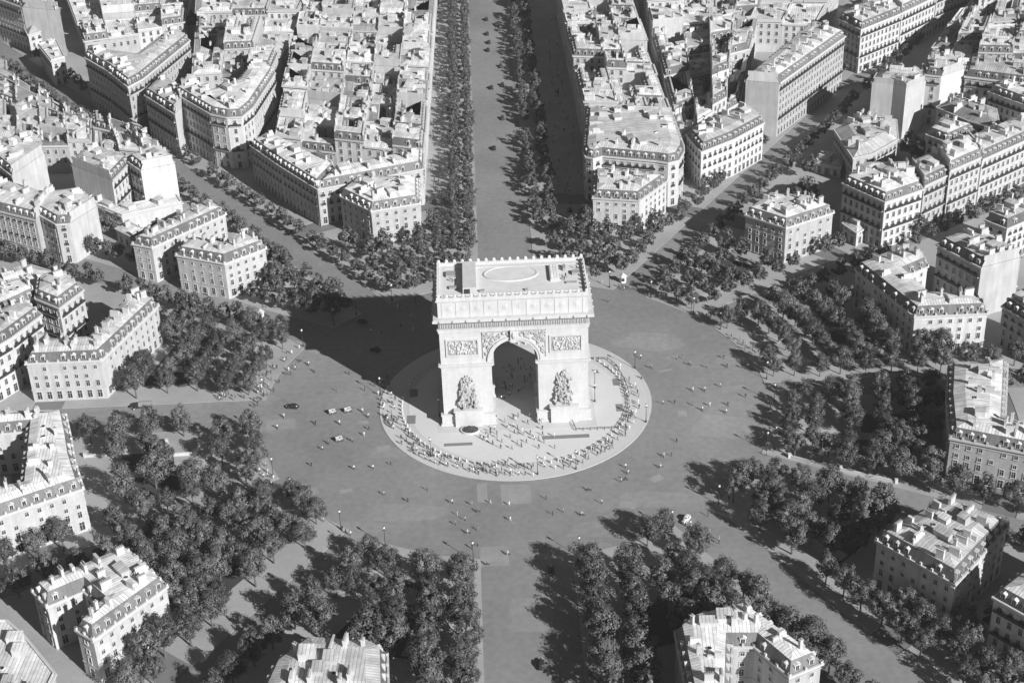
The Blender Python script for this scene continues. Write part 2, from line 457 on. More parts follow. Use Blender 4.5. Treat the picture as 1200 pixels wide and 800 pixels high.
    # balconies
    if not far and not hotel and H > 17:
        for i in range(n):
            if not fac[i]: continue
            a, c = Vector((*Q[i], 0)), Vector((*Q[(i+1) % n], 0)); L = (c-a).length
            nr = Vector(((c-a).y, -(c-a).x, 0))/max(L, .01)
            if L < 6 or nr.dot(camv-(a+c)/2) < 0: continue
            for f in (2, floors-1):
                if f < 1: continue
                bb = MB(); z = gh+(f-1)*fh+.35
                bb.box(.5, -.75, z-.2, L-.5, .02, z, 0); bb.box(.5, -.75, z, L-.5, -.70, z+.95, 1)
                link('balcony', bb.mesh('balcony', [MT['trim'], MT['iron']]), root, (a.x, a.y, 0), math.atan2(c.y-a.y, c.x-a.x))
    # fire walls rising through the roof, chimney stacks on them
    placed = []
    nw = 0
    if roof != 'flat':
        for i in range(n):
            if not fac[i]: continue
            a, c = Q[i], Q[(i+1) % n]; L = math.dist(a, c)
            if L < 16: continue
            k = int(L/rng.uniform(9.5, 13.5)); u = ((c[0]-a[0])/L, (c[1]-a[1])/L)
            for j in range(1, k+1):
                if nw >= (9 if not far else 2) or rng.random() < .2: continue
                t = L*j/(k+1)+rng.uniform(-1.5, 1.5); d1 = min(width*.72, 9.0)*rng.uniform(.7, 1)
                q = lambda d: (a[0]+u[0]*t-u[1]*d, a[1]+u[1]*t+u[0]*d)
                if not inside(q(d1), Q) or edge_dist(q(d1), Q) < 1.2: continue
                fw = MB(); d0 = 1.9 if mans else .5
                fw.box(-.24, d0, zt-1.2, .24, d1, ztop+.75)
                if rng.random() < .8:
                    e0 = rng.uniform(d0+.3, max(d0+.4, d1-3)); e1 = min(d1, e0+rng.uniform(1.6, 3.4)); fw.box(-.42, e0, ztop-.6, .42, e1, ztop+rng.uniform(1.5, 2.3))
                link('fire_wall', fw.mesh('fire_wall', MT['chim']), root, (a[0]+u[0]*t, a[1]+u[1]*t, 0), math.atan2(u[1], u[0])); placed.append(q((d0+d1)/2)); nw += 1
    # roof huts
    for _ in range(40):
        if len([1 for c_ in placed if len(c_) == 3]) >= (abs(area(Q))/260 if roof != 'flat' else abs(area(Q))/180): break
        p = (rng.uniform(min(q[0] for q in Q), max(q[0] for q in Q)), rng.uniform(min(q[1] for q in Q), max(q[1] for q in Q)))
        if not inside(p, P4) or edge_dist(p, P4) < 2.0 or any(math.dist(p, q[:2]) < 3.6 for q in placed): continue
        hb = MB(); wx, wy, hh = rng.uniform(1.2, 2.6), rng.uniform(1.0, 1.8), rng.uniform(1.0, 2.2)
        hb.box(-wx, -wy, -.6, wx, wy, hh, 0); hb.face([(-wx-.15, -wy-.15, hh), (wx+.15, -wy-.15, hh), (wx+.15, wy+.15, hh+.5), (-wx-.15, wy+.15, hh+.5)], 1)
        u = math.atan2(Q[1][1]-Q[0][1], Q[1][0]-Q[0][0]); link('roof_hut', hb.mesh('roof_hut', [MT['party'], MT['zinc']]), root, (p[0], p[1], ztop), u); placed.append((p[0], p[1], 1))
    # chimneys and skylights
    nc = chim if chim is not None else max(2, int(abs(area(Q))/70))
    tries = 0; nc += len(placed)
    while len(placed) < nc and tries < 200:
        tries += 1
        i = rng.randrange(n); a, c = Q[i], Q[(i+1) % n]; L = math.dist(a, c)
        if L < 5: continue
        t = rng.uniform(.06, .94) if fac[i] else rng.uniform(.2, .8); d = rng.uniform(3.0, max(3.3, width*.7)) if fac[i] else .55
        u = ((c[0]-a[0])/L, (c[1]-a[1])/L); p = (a[0]+u[0]*L*t-u[1]*d, a[1]+u[1]*L*t+u[0]*d)
        if not inside(p, Q) or edge_dist(p, Q) < (.4 if not fac[i] else 2.2) or any(math.dist(p, q[:2]) < 2.6 for q in placed): continue
        placed.append(p)
        me = CHIM[rng.choice((0, 1, 1, 2, 2, 3))]
        o = link('chimney', me, root, (p[0], p[1], ztop-.2 if roof != 'flat' else ztop+.1), math.atan2(u[1], u[0])+(0 if fac[i] else math.pi/2))
    for k in range(0 if far else rng.randint(1, 4)):
        for _ in range(20):
            p = (rng.uniform(min(q[0] for q in Q), max(q[0] for q in Q)), rng.uniform(min(q[1] for q in Q), max(q[1] for q in Q)))
            if inside(p, P4) and edge_dist(p, P4) > .9 and all(math.dist(p, q[:2]) > 2.4 for q in placed):
                link('skylight', SKYL, root, (p[0], p[1], ztop+.1), rng.choice((0, .4, 1.2))); placed.append(p); break
    return root
#PART2
# ================================================================== GROUND
R_IS, R_RD, R_RIM = 44.5, 83.0, 91.0
def dirn(az): return (math.sin(rad(az)), math.cos(rad(az)))
b = MB(); S = 2600
b.face([(-S, -S, 0), (S, -S, 0), (S, S, 0), (-S, S, 0)]); struct('ground', b.mesh('ground', MT['ground']))
def ring_mesh(name, r0, r1, z, m, n=128, skirt=0.0, mk=None):
    b = MB()
    for i in range(n):
        a0, a1 = 2*math.pi*i/n, 2*math.pi*(i+1)/n
        p = lambda r, a, zz=z: (r*math.sin(a), r*math.cos(a), zz)
        if r0 > 0: b.face([p(r0, a0), p(r1, a0), p(r1, a1), p(r0, a1)], 0)
        else: b.face([p(0, 0), p(r1, a0), p(r1, a1)], 0)
        if skirt: b.face([p(r1, a0, z-skirt), p(r1, a1, z-skirt), p(r1, a1), p(r1, a0)], 0)
    return b.mesh(name, m)
struct('roundabout_road', ring_mesh('roundabout_road', R_IS-1, R_RD+1.5, .004, MT['road']))
struct('island_pavement', ring_mesh('island_pavement', 0, R_IS, .14, MT['isl'], 160, .14))
struct('island_kerb', ring_mesh('island_kerb', R_IS-.9, R_IS+.05, .17, MT['kerb'], 160, .17))
struct('island_inner_pavement', ring_mesh('island_inner_pavement', 0, 35.0, .19, MT['isl2'], 128, .05))
# avenues: (bearing or two survey points, half carriageway, half street width)
# bearing, half carriageway, sideways offset of the axis
AVE = [(0, 10.5, 0), (33, 6.5, -1), (56, 5, 0), (90, 5, 0), (120, 6.5, 0), (150.9, 7.5, -11.3), (180, 13.0, 0), (214, 6.0, 0), (240, 4.5, 0), (270, 8.5, 0), (302.5, 6.5, 5), (325, 5.8, -1)]
AVN = ['avenue behind the arch', 'upper right avenue', 'second avenue on the right', 'middle right avenue', 'fourth avenue on the right', 'open lower right road',
       'avenue before the arch', 'lower left avenue', 'dark left avenue', 'left street', 'left tree-lined avenue', 'upper left avenue']
def avpt(k, t, off):
    s, c = dirn(AVE[k][0]); o = off+AVE[k][2]
    return (s*t+c*o, c*t-s*o)
for k in range(12):
    h = AVE[k][1]; b = MB(); t0, t1 = math.sqrt(R_RD**2-h*h)-.3, 620
    q = [avpt(k, t0, -h), avpt(k, t1, -h), avpt(k, t1, h), avpt(k, t0, h)]
    b.face([(x, y, .008) for x, y in q]); struct('avenue_road', b.mesh('avenue_road', MT['road']))
RS0, RS1 = 150.5, 160.5      # ring street behind the mansions
def slab(k, ra, rb, inset_w, z0, z1, name, m, rounded=True):
    """paved sector between avenue k and the next one"""
    k2 = (k+1) % 12; ha, hb = AVE[k][1]+inset_w, AVE[k2][1]+inset_w
    def pt(kk, r, off):
        o = off+AVE[kk][2]
        return avpt(kk, math.sqrt(max(1, r*r-o*o)), off)
    A0, B0 = pt(k, ra, ha), pt(k2, ra, -hb); A1, B1 = pt(k, rb, ha), pt(k2, rb, -hb)
    ang = lambda p: math.atan2(p[0], p[1])
    def arc(p, q, r, n):
        a0, a1 = ang(p), ang(q)
        while a1 < a0: a1 += 2*math.pi
        return [(r*math.sin(a0+(a1-a0)*i/n), r*math.cos(a0+(a1-a0)*i/n)) for i in range(n+1)]
    inner = arc(A0, B0, ra, 14); outer = arc(A1, B1, rb, 14)
    b = MB(); poly = inner+outer[::-1]
    if z1-z0 > .05: b.prism(ccw(poly), z0, z1)
    else: b.face([(x, y, z1) for x, y in ccw(poly)])
    struct(name, b.mesh(name, m)); return poly
for k in range(12):
    slab(k, R_RD, RS0, 0, 0, .14, 'pavement', MT['pave'])
    slab(k, RS1, 640, 0, 0, .14, 'pavement', MT['pave'])
    if k not in (0, 11): slab(k, 111, 127, 12 if k not in (5, 6) else 13, .14, .146, 'lawn', MT['lawn'])
# pale gravel walks across the gardens
for k in range(12):
    a0 = AVE[k][0]+15
    if k in (0, 11): continue
    b = MB(); s, c = dirn(a0); 
    for w_, r0, r1, da in ((2.0, R_RIM+1, 126, 0),):
        q = [(s*r0+c*-w_, c*r0-s*-w_), (s*r0+c*w_, c*r0-s*w_), (s*r1+c*w_, c*r1-s*w_), (s*r1+c*-w_, c*r1-s*-w_)]
        b.face([(x, y, .15) for x, y in q])
    struct('gravel_path', b.mesh('gravel_path', MT['path']))
# mended patches of the road surface
rp = random.Random(3)
for (u, v, wd, dp, a) in [(328, 497, 10, 6, 5), (368, 411, 5, 2.5, -25), (605, 578, 9, 10, 0), (565, 578, 3, 10, 0), (799, 484, 3, 4, 0), (787, 418, 5, 1.2, 15), (779, 434, 5, 1.2, 15),
                          (450, 525, 4, 3, 10), (735, 591, 5, 3, -20), (357, 578, 8, 4, 20), (580, 650, 8, 9, 0), (425, 495, 4, 2, 0), (860, 455, 8, 3, 10), (770, 560, 4, 3, 30), (880, 500, 6, 5, 30), (405, 575, 4, 2, 10)]:
    x, y = at(u, v); b = MB(); Mx = Matrix.Rotation(rad(a), 4, 'Z')
    q = [Mx @ Vector((sx*wd/2*rp.uniform(.85, 1.1), sy*dp/2*rp.uniform(.85, 1.1), 0)) for sx, sy in ((-1, -1), (1, -1), (1, 1), (-1, 1))]
    b.face([(x+p.x, y+p.y, .012) for p in q]); struct('road_patch', b.mesh('road_patch', MT['patch']))
for (u, v, r_, sq) in [(322, 497, 9, .5), (300, 470, 7, .5), (405, 620, 10, .5), (852, 500, 12, .6), (880, 420, 11, .6), (455, 530, 7, .5), (700, 620, 9, .5), (760, 585, 10, .5), (470, 600, 12, .45), (760, 400, 12, .5), (620, 720, 6, 1.5), (690, 640, 6, .6)]:
    x, y = at(u, v); b = MB(); ph = rp.uniform(0, 6)
    b.face([(x+r_*math.cos(t)*(1+.22*math.sin(3*t+ph)+.1*math.sin(7*t)), y+r_*sq*math.sin(t)*(1+.22*math.sin(2*t+ph)), .01) for t in [2*math.pi*i/28 for i in range(28)]]); struct('road_patch', b.mesh('road_patch', MT['worn']))
# gratings and paving bands on the island
for (u, v, wd, dp) in [(485, 461, 2.6, 5), (482, 492, 2.8, 5), (722, 448, 2.4, 4.2), (726, 478, 2.4, 4.4), (537, 521, 9, 1.6), (663, 512, 15, 2.0)]:
    x, y = at(u, v); b = MB(); b.face([(x-wd/2, y-dp/2, .2), (x+wd/2, y-dp/2, .2), (x+wd/2, y+dp/2, .2), (x-wd/2, y+dp/2, .2)])
    struct('paving_band', b.mesh('paving_band', MT['patchd']))
# paved approach in front of the arch
b = MB(); b.face([(-25.5, -16.5, .195), (25.5, -16.5, .195), (25.5, 16.5, .195), (-25.5, 16.5, .195)]); struct('arch_forecourt', b.mesh('arch_forecourt', MT['isl']))

# ================================================================== ARCH
arch = thing('triumphal_arch', 'huge pale stone triumphal arch with carved reliefs standing on the round island', 'triumphal arch', (0, 0, .2))
W, D, ZI, ZT = 23.2, 11.8, 22.2, 46.0
VW, VS, SWD, SSP = 7.3, 23.2, 4.4, 14.2
def arch_profile(hw, sp, n=24):
    return [(-hw, -1.0)]+[(hw*math.cos(math.pi-math.pi*i/n), sp+hw*math.sin(math.pi*i/n)) for i in range(n+1)]+[(hw, -1.0)]
def solid(name, polyxz, d0, d1, axis):
    b = MB(); f = (lambda p, d: (p[0], d, p[1])) if axis == 'y' else (lambda p, d: (d, p[0], p[1]))
    n = len(polyxz)
    for i in range(n):
        a, c = polyxz[i], polyxz[(i+1) % n]; b.face([f(a, d0), f(c, d0), f(c, d1), f(a, d1)])
    b.face([f(p, d0) for p in polyxz]); b.face([f(p, d1) for p in polyxz][::-1])
    me = b.mesh(name, MT['arch']); bm = bmesh.new(); bm.from_mesh(me); bmesh.ops.recalc_face_normals(bm, faces=bm.faces); bm.to_mesh(me); bm.free(); return me
def cutout(me, cuts, name):
    o = link('tmp', me); tmp = [o]
    for c in cuts:
        co_ = link('tmp', c); tmp.append(co_); md = o.modifiers.new('b', 'BOOLEAN'); md.operation = 'DIFFERENCE'; md.object = co_; md.solver = 'EXACT'
    bpy.context.view_layer.update()
    dg = bpy.context.evaluated_depsgraph_get(); r = bpy.data.meshes.new_from_object(o.evaluated_get(dg)); r.name = name
    for t in tmp: bpy.data.objects.remove(t)
    return r
b = MB(); b.prism([(-W, -D), (W, -D), (W, D), (-W, D)], 0, 35.0, bottom=True); body = b.mesh('body', MT['arch'])
link('body', cutout(body, [solid('c', arch_profile(VW, VS), -40, 40, 'y'), solid('c', arch_profile(SWD, SSP), -40, 40, 'x')], 'body'), arch)
def ringbox(x0, y0, x1, y1, z0, z1, o, m=0, b=None):
    b = b or MB(); b.box(x0-o, y0-o, z0, x1+o, y1+o, z1, m); return b
for sx in (-1, 1):
    for sy in (-1, 1):
        xs, ys = sorted((sx*VW, sx*W)), sorted((sy*SWD, sy*D))
        b = ringbox(xs[0], ys[0], xs[1], ys[1], 0, 3.6, .65); ringbox(xs[0], ys[0], xs[1], ys[1], 3.6, 4.1, .9, b=b)
        ringbox(xs[0], ys[0], xs[1], ys[1], -.1, .7, 1.0, b=b)
        link('plinth', b.mesh('plinth', MT['arch']), arch)
        b = ringbox(xs[0], ys[0], xs[1], ys[1], ZI-.9, ZI-.3, .35); ringbox(xs[0], ys[0], xs[1], ys[1], ZI-.3, ZI+.35, .8, b=b)
        link('impost', b.mesh('impost', MT['arch']), arch)
rg = random.Random(11)
def carved(b, x0, x1, z0, z1, y, n, s=1.0, m=0, out=-1):
    for _ in range(n):
        x, z = rg.uniform(x0, x1), rg.uniform(z0, z1)
        b.blob((x, y+out*rg.uniform(-.1, .25)*s, z), (rg.uniform(.18, .4)*s, .3*s, rg.uniform(.3, .8)*s), 6, 4, m, Matrix.Rotation(rg.uniform(-.8, .8), 3, 'Y'))
for sy in (-1, 1):
    y = sy*D
    # archivolt
    b = MB(); n = 28
    for i in range(n):
        a0, a1 = math.pi*i/n, math.pi*(i+1)/n
        for r0, r1, pr in ((VW+.02, VW+.75, .32), (VW+.75, VW+1.3, .55)):
            P_ = [(r0*math.cos(a0), VS+r0*math.sin(a0)), (r1*math.cos(a0), VS+r1*math.sin(a0)), (r1*math.cos(a1), VS+r1*math.sin(a1)), (r0*math.cos(a1), VS+r0*math.sin(a1))]
            F = [(p[0], y+sy*pr, p[1]) for p in P_]; G = [(p[0], y-sy*.1, p[1]) for p in P_]
            b.face(F); b.face([F[0], F[3], G[3], G[0]]); b.face([F[1], F[2], G[2], G[1]])
    link('archivolt', b.mesh('archivolt', MT['arch']), arch)
    b = MB(); b.box(-1.1, -.2, VS+VW-.5, 1.1, 1.2, 34.2); b.blob((0, 1.3, 32.6), (.8, .5, 1.3)); 
    link('keystone', b.mesh('keystone', MT['arch']), arch, (0, y, 0), 0 if sy > 0 else math.pi)
    for sx in (-1, 1):
        # spandrel with carved figures
        b = MB(); k = 0
        fx = lambda q: sx*q
        while k < 60:
            x, z = rg.uniform(1.8, 9.6), rg.uniform(25, 33.2)
            if math.hypot(x, z-VS) < VW+1.7: continue
            b.blob((fx(x), y+sy*rg.uniform(0, .25), z), (rg.uniform(.2, .5), .32, rg.uniform(.4, 1.0)), 6, 4, 0, Matrix.Rotation(rg.uniform(-1.2, 1.2), 3, 'Y')); k += 1
        for q in ((9.75, 24, 9.95, 33.6), (1.5, 33.4, 9.95, 33.6)): b.box(min(fx(q[0]), fx(q[2])), y-.25, q[1], max(fx(q[0]), fx(q[2])), y+.25, q[3])
        link('spandrel_relief', b.mesh('spandrel_relief', MT['archd']), arch)
        # framed relief panel
        cxp = sx*16.2; b = MB()
        for q in ((-5.2, 25.3, -4.7, 31.5), (4.7, 25.3, 5.2, 31.5), (-4.7, 25.3, 4.7, 25.8), (-4.7, 31.0, 4.7, 31.5)): b.box(cxp+q[0], y-.35, q[1], cxp+q[2], y+.35, q[3], 0)
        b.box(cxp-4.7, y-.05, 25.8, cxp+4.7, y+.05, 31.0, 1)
        carved(b, cxp-4.2, cxp+4.2, 26.3, 30.4, y, 95, 1.0, 0, sy)
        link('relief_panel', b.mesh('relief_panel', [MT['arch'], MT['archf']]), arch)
        # pedestal and sculpture group
        cxg = sx*15.3; b = MB(); b.box(cxg-4.3, min(y, y+sy*1.9), 0, cxg+4.3, max(y, y+sy*1.9), 5.6); b.box(cxg-4.7, min(y, y+sy*2.2), 5.6, cxg+4.7, max(y, y+sy*2.2), 6.2)
        ped = link('pedestal', b.mesh('pedestal', MT['arch']), arch)
        b = MB()
        for _ in range(120):
            t = rg.random(); z = 6.2+t*11.6; hw = 3.2*(1-.35*t) if t < .8 else 3.0*(1-t)/.2*.7+.6
            x = cxg+rg.uniform(-hw, hw); dy = (1.5-1.0*t)*rg.uniform(.0, 1)
            b.blob((x, y+sy*dy, z), (rg.uniform(.3, .6), rg.uniform(.3, .5), rg.uniform(.7, 1.6)), 7, 5, 0, Matrix.Rotation(rg.uniform(-.8, .8), 3, 'Y') @ Matrix.Rotation(rg.uniform(-.6, .6), 3, 'X'))
        for _ in range(16):
            t = rg.random(); x = cxg+rg.uniform(-3, 3)*(1-.3*t); b.blob((x, y+sy*(1.6-.9*t), 8+t*9.4), (.34, .36, .42), 7, 5)
        b.blob((cxg, y, 10.5), (2.9, .75, 5.0), 12, 6)
        link('sculpture_group', b.mesh('sculpture_group', MT['archd']), ped)
for sx in (-1, 1):   # side archivolts and carved panels
    b = MB(); x = sx*W; n = 20
    for i in range(n):
        a0, a1 = math.pi*i/n, math.pi*(i+1)/n; r0, r1 = SWD+.02, SWD+1.0
        P_ = [(r0*math.cos(a0), SSP+r0*math.sin(a0)), (r1*math.cos(a0), SSP+r1*math.sin(a0)), (r1*math.cos(a1), SSP+r1*math.sin(a1)), (r0*math.cos(a1), SSP+r0*math.sin(a1))]
        F = [(x+sx*.4, p[0], p[1]) for p in P_]; G = [(x-sx*.1, p[0], p[1]) for p in P_]; b.face(F); b.face([F[0], F[3], G[3], G[0]]); b.face([F[1], F[2], G[2], G[1]])
    link('archivolt', b.mesh('archivolt', MT['arch']), arch)
    b = MB()
    for q in ((-8.2, 25.3, -7.7, 31.5), (7.7, 25.3, 8.2, 31.5), (-7.7, 25.3, 7.7, 25.8), (-7.7, 31, 7.7, 31.5)): b.box(x-.3, q[0], q[1], x+.3, q[2], q[3])
    for _ in range(70): b.blob((x+sx*.1, rg.uniform(-7.2, 7.2), rg.uniform(26.3, 30.4)), (.3, rg.uniform(.2, .4), rg.uniform(.4, .8)), 6, 4)
    b.box(x-.05, -7.7, 25.8, x+.05, 7.7, 31.0)
    link('relief_panel', b.mesh('relief_panel', MT['arch']), arch)
# entablature
b = ringbox(-W, -D, W, D, 33.9, 35.0, .35); ringbox(-W, -D, W, D, 35.0, 35.3, .6, b=b); link('architrave', b.mesh('architrave', MT['arch']), arch)
b = MB(); b.box(-W-.1, -D-.1, 35.3, W+.1, D+.1, 37.4, 1)
for face in range(4):
    L = W if face % 2 == 0 else D
    q = -L+.4
    while q < L-.4:
        h = rg.uniform(1.4, 1.8); p = {0: (q, -D-.15), 2: (q, D+.15), 1: (W+.15, q), 3: (-W-.15, q)}[face]
        b.blob((p[0], p[1], 35.3+h/2), (.22, .22, h/2), 6, 4, 0); b.blob((p[0], p[1], 35.3+h), (.16, .2, .18), 5, 4, 0)
        q += rg.uniform(.5, .95)
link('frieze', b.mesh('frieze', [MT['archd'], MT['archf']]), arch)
b = MB()
for z0, z1, o in ((37.4, 37.8, .5), (37.8, 38.3, 1.2), (38.3, 39.0, 1.85), (39.0, 39.25, 1.6)): ringbox(-W, -D, W, D, z0, z1, o, b=b)
link('cornice', b.mesh('cornice', MT['arch']), arch)
lh = MB(); lh.blob((0, -.1, 0), (.38, .4, .42), 7, 5); lh = lh.mesh('lion_head', MT['archd'])
for i in range(12):
    x = -W+.3+(2*W-.6)*i/11
    for sy in (-1, 1): link('lion_head', lh, arch, (x, sy*(D+1.75), 38.75), 0 if sy < 0 else math.pi)
for i in range(1, 6):
    yy = -D+2*D*i/6
    for sx in (-1, 1): link('lion_head', lh, arch, (sx*(W+1.75), yy, 38.75), math.pi/2 if sx > 0 else -math.pi/2)
# attic
b = MB(); b.box(-W-.05, -D+.1, 39.2, W+.05, D-.1, 44.6); link('attic', b.mesh('attic', MT['arch']), arch)
sh = MB(); sh.cyl((0, .1, 0), (0, -.08, 0), 1.0, .95, 18); sh.cyl((0, -.08, 0), (0, -.18, 0), .5, .4, 12); sh = sh.mesh('shield', MT['arch'])
pil = MB(); pil.box(-.2, -.12, 39.3, .2, .1, 44.4); pil = pil.mesh('pilaster', MT['arch'])
for sy in (-1, 1):
    for i in range(11):
        x = -W+1.4+(2*W-2.8)*i/10; link('pilaster', pil, arch, (x, sy*(D-.1), 0), 0 if sy < 0 else math.pi)
        if i < 10: link('shield', sh, arch, (x+(2*W-2.8)/20, sy*(D-.1), 42.2), 0 if sy < 0 else math.pi)
b = MB(); ringbox(-W, -D+.15, W, D-.15, 44.6, 45.0, .25, b=b); ringbox(-W, -D+.15, W, D-.15, 45.0, 45.35, .6, b=b); link('attic_cornice', b.mesh('attic_cornice', MT['arch']), arch)
# parapet, crest ornaments
b = MB()
for q in ((-W-.3, -D-.2, W+.3, -D+.6), (-W-.3, D-.6, W+.3, D+.2), (-W-.3, -D+.6, -W+.5, D-.6), (W-.5, -D+.6, W+.3, D-.6)): b.box(q[0], q[1], 45.35, q[2], q[3], 46.2)
link('parapet', b.mesh('parapet', MT['arch']), arch)
cr = MB(); cr.blob((0, 0, .45), (.52, .2, .7), 8, 5); cr.box(-.6, -.2, -.05, .6, .2, .2); cr = cr.mesh('crest_ornament', MT['arch'])
for i in range(19):
    x = -W+.4+(2*W-.8)*i/18
    for yy in (-D+.1, D-.1): link('crest_ornament', cr, arch, (x, yy, 46.2))
for i in range(1, 9):
    for sx in (-1, 1): link('crest_ornament', cr, arch, (sx*W, -D+2*D*i/9, 46.2), math.pi/2)
# roof terrace
b = MB(); b.face([(-W+.4, -D+.5, 45.4), (W-.4, -D+.5, 45.4), (W-.4, D-.5, 45.4), (-W+.4, D-.5, 45.4)]); link('terrace', b.mesh('terrace', MT['terr']), arch)
b = MB()   # raised walk along the front with a stepped edge
b.box(-W+2.2, -D+2.6, 45.38, W-2.2, -D+3.0, 45.75); b.box(-W+2.2, D-3, 45.38, W-2.2, D-2.7, 45.6); link('terrace_step', b.mesh('terrace_step', MT['arch']), arch)
b = MB(); b.box(-15.2, -D+3.4, 45.35, -11, D-2.6, 47.6); b.box(-14.7, -D+3.1, 45.35, -13, -D+3.4, 47.2, 1); link('stair_hut', b.mesh('stair_hut', [MT['arch'], MT['iron']]), arch)
b = MB(); b.box(12.2, -2.6, 45.35, 15.2, 7.2, 46.3); b.box(12.4, -2.4, 46.3, 15.0, 7.0, 46.36, 1); link('roof_light', b.mesh('roof_light', [MT['arch'], MT['zinc']]), arch)
b = MB()
for i in range(48):
    a0, a1 = 2*math.pi*i/48, 2*math.pi*(i+1)/48; e = lambda a, r: (8.6*r*math.cos(a), 5.0*r*math.sin(a)+3.6)
    A_, B_, C_, D_ = e(a0, 1), e(a1, 1), e(a1, .94), e(a0, .94)
    b.face([(*A_, 45.35), (*B_, 45.35), (*B_, 45.75), (*A_, 45.75)]); b.face([(*A_, 45.75), (*B_, 45.75), (*C_, 45.75), (*D_, 45.75)]); b.face([(*D_, 45.75), (*C_, 45.75), (*C_, 45.6), (*D_, 45.6)])
b.face([(8.6*.94*math.cos(2*math.pi*i/48), 5*.94*math.sin(2*math.pi*i/48)+3.6, 45.6) for i in range(48)])
link('vault_curb', b.mesh('vault_curb', MT['terr']), arch)
b = MB()   # ducts, hatches and low walls of the terrace
for bx in ((-20.5, 3, -17.5, 6, .8), (-19.5, -5, -17.0, -3.5, .6), (-10, -7.8, -8.5, -6.8, .7), (17.0, -4.5, 20.4, -3.6, .5), (16.5, 4, 17.4, 6.8, 1.1), (19.2, 1, 21.6, 3, .9), (4, -8, 5, -7.2, .6)): b = MB(); b.box(bx[0], bx[1], 45.35, bx[2], bx[3], 45.4+bx[4]); link('roof_hatch', b.mesh('roof_hatch', MT['archf']), arch)
# coffered soffit ribs of the great vault
for i in range(7):
    yy = -D+1.2+(2*D-2.4)*i/6; b = MB(); n = 20
    for j in range(n):
        a0, a1 = math.pi*j/n, math.pi*(j+1)/n
        q = lambda a, r, d: (r*math.cos(a), yy+d, VS+r*math.sin(a))
        b.face([q(a0, VW-.3, -.5), q(a1, VW-.3, -.5), q(a1, VW-.3, .5), q(a0, VW-.3, .5)])
        for d in (-.5, .5): b.face([q(a0, VW-.3, d), q(a1, VW-.3, d), q(a1, VW+.05, d), q(a0, VW+.05, d)])
    link('vault_rib', b.mesh('vault_rib', MT['arch']), arch)
# ================================================================== ISLAND FURNITURE
bol = MB(); bol.cyl((0, 0, 0), (0, 0, .95), .34, .24, 8); bol.blob((0, 0, 1.0), (.26, .26, .2), 8, 4); bol = bol.mesh('bollard', MT['kerb'])
nb = 96; names_q = ['front right', 'rear right', 'rear left', 'front left']
for i in range(nb):
    az = 360*i/nb; s, c = dirn(az)
    if 172 < az < 188: continue
    qd = 'rear right' if az < 90 else 'front right' if az < 180 else 'front left' if az < 270 else 'rear left'
    start = {'rear right': 0, 'front right': 90, 'front left': 180, 'rear left': 270}[qd]
    k_ = sum(1 for j in range(i+1) if 360*j/nb >= start and not 172 < 360*j/nb < 188)
    o = link('bollard', bol, None, (37.2*s, 37.2*c, .14))
    tag(o, f'pale stone bollard, {ordinal(k_)} clockwise in the {qd} quarter of the island ring', 'bollard', 'stone bollards ringing the island')
# planted oval bed in front of the left pillar
x, y = at(551, 505)
fb = thing('flower_bed', 'round planted bed with dark shrubs and pale rim before the left pillar of the arch', 'flower bed', (x, y, .19))
b = MB(); n = 28
for i in range(n):
    a0, a1 = 2*math.pi*i/n, 2*math.pi*(i+1)/n; e = lambda a, r, z: (2.9*r*math.cos(a), 2.3*r*math.sin(a), z)
    b.face([e(a0, 1.1, 0), e(a1, 1.1, 0), e(a1, 1.05, .55), e(a0, 1.05, .55)]); b.face([e(a0, 1.05, .55), e(a1, 1.05, .55), e(a1, .9, .55), e(a0, .9, .55)]); b.face([e(a0, .9, .55), e(a1, .9, .55), e(a1, .9, .3), e(a0, .9, .3)])
link('rim', b.mesh('rim', MT['trim']), fb)
b = MB(); b.face([(2.7*.98*math.cos(2*math.pi*i/n), 2.2*.98*math.sin(2*math.pi*i/n), .36) for i in range(n)])
link('soil', b.mesh('soil', MT['soil']), fb)
b = MB()
for _ in range(420):
    a, r = rg.uniform(0, 6.28), math.sqrt(rg.random())*.88; p = Vector((2.6*r*math.cos(a), 2.05*r*math.sin(a), .35+rg.uniform(.1, .9)*(1-r*.6)))
    e1 = Vector((rg.uniform(-1, 1), rg.uniform(-1, 1), rg.uniform(-.3, .6))).normalized()*.22; e2 = Vector((rg.uniform(-1, 1), rg.uniform(-1, 1), rg.uniform(0, 1))).normalized()*.22
    b.face([p-e1, p+e2, p+e1, p-e2])
o = link('planting', b.mesh('planting', MT['flower'], weld=False), fb); o['kind'] = 'stuff'
# low railing on the right half of the island
def railing(label, pts, z, h=1.0, cat='railing', group=None, name='low_railing'):
    r = thing(name, label, cat, (pts[0][0], pts[0][1], z), 0, group); o0 = pts[0]
    b = MB()
    for p, q in zip(pts, pts[1:]):
        for zz in (h, h*.55): b.cyl((p[0]-o0[0], p[1]-o0[1], zz), (q[0]-o0[0], q[1]-o0[1], zz), .06, n=5)
    link('rail', b.mesh('rail', MT['iron']), r)
    pm = MB(); pm.cyl((0, 0, 0), (0, 0, h+.15), .09, n=6); pm = pm.mesh('post', MT['iron'])
    for p, q in zip(pts, pts[1:]):
        k = max(1, int(math.dist(p, q)/2.2))
        for j in range(k): link('post', pm, r, (p[0]+(q[0]-p[0])*j/k-o0[0], p[1]+(q[1]-p[1])*j/k-o0[1], 0))
    link('post', pm, r, (pts[-1][0]-o0[0], pts[-1][1]-o0[1], 0)); return r
railing('dark iron railing bent round the right pillar forecourt towards the curved ring', [at(*q) for q in ((668, 489), (675, 505), (725, 503), (733, 492), (738, 478), (737, 462), (731, 445), (722, 430), (712, 422), (690, 422))], .19)
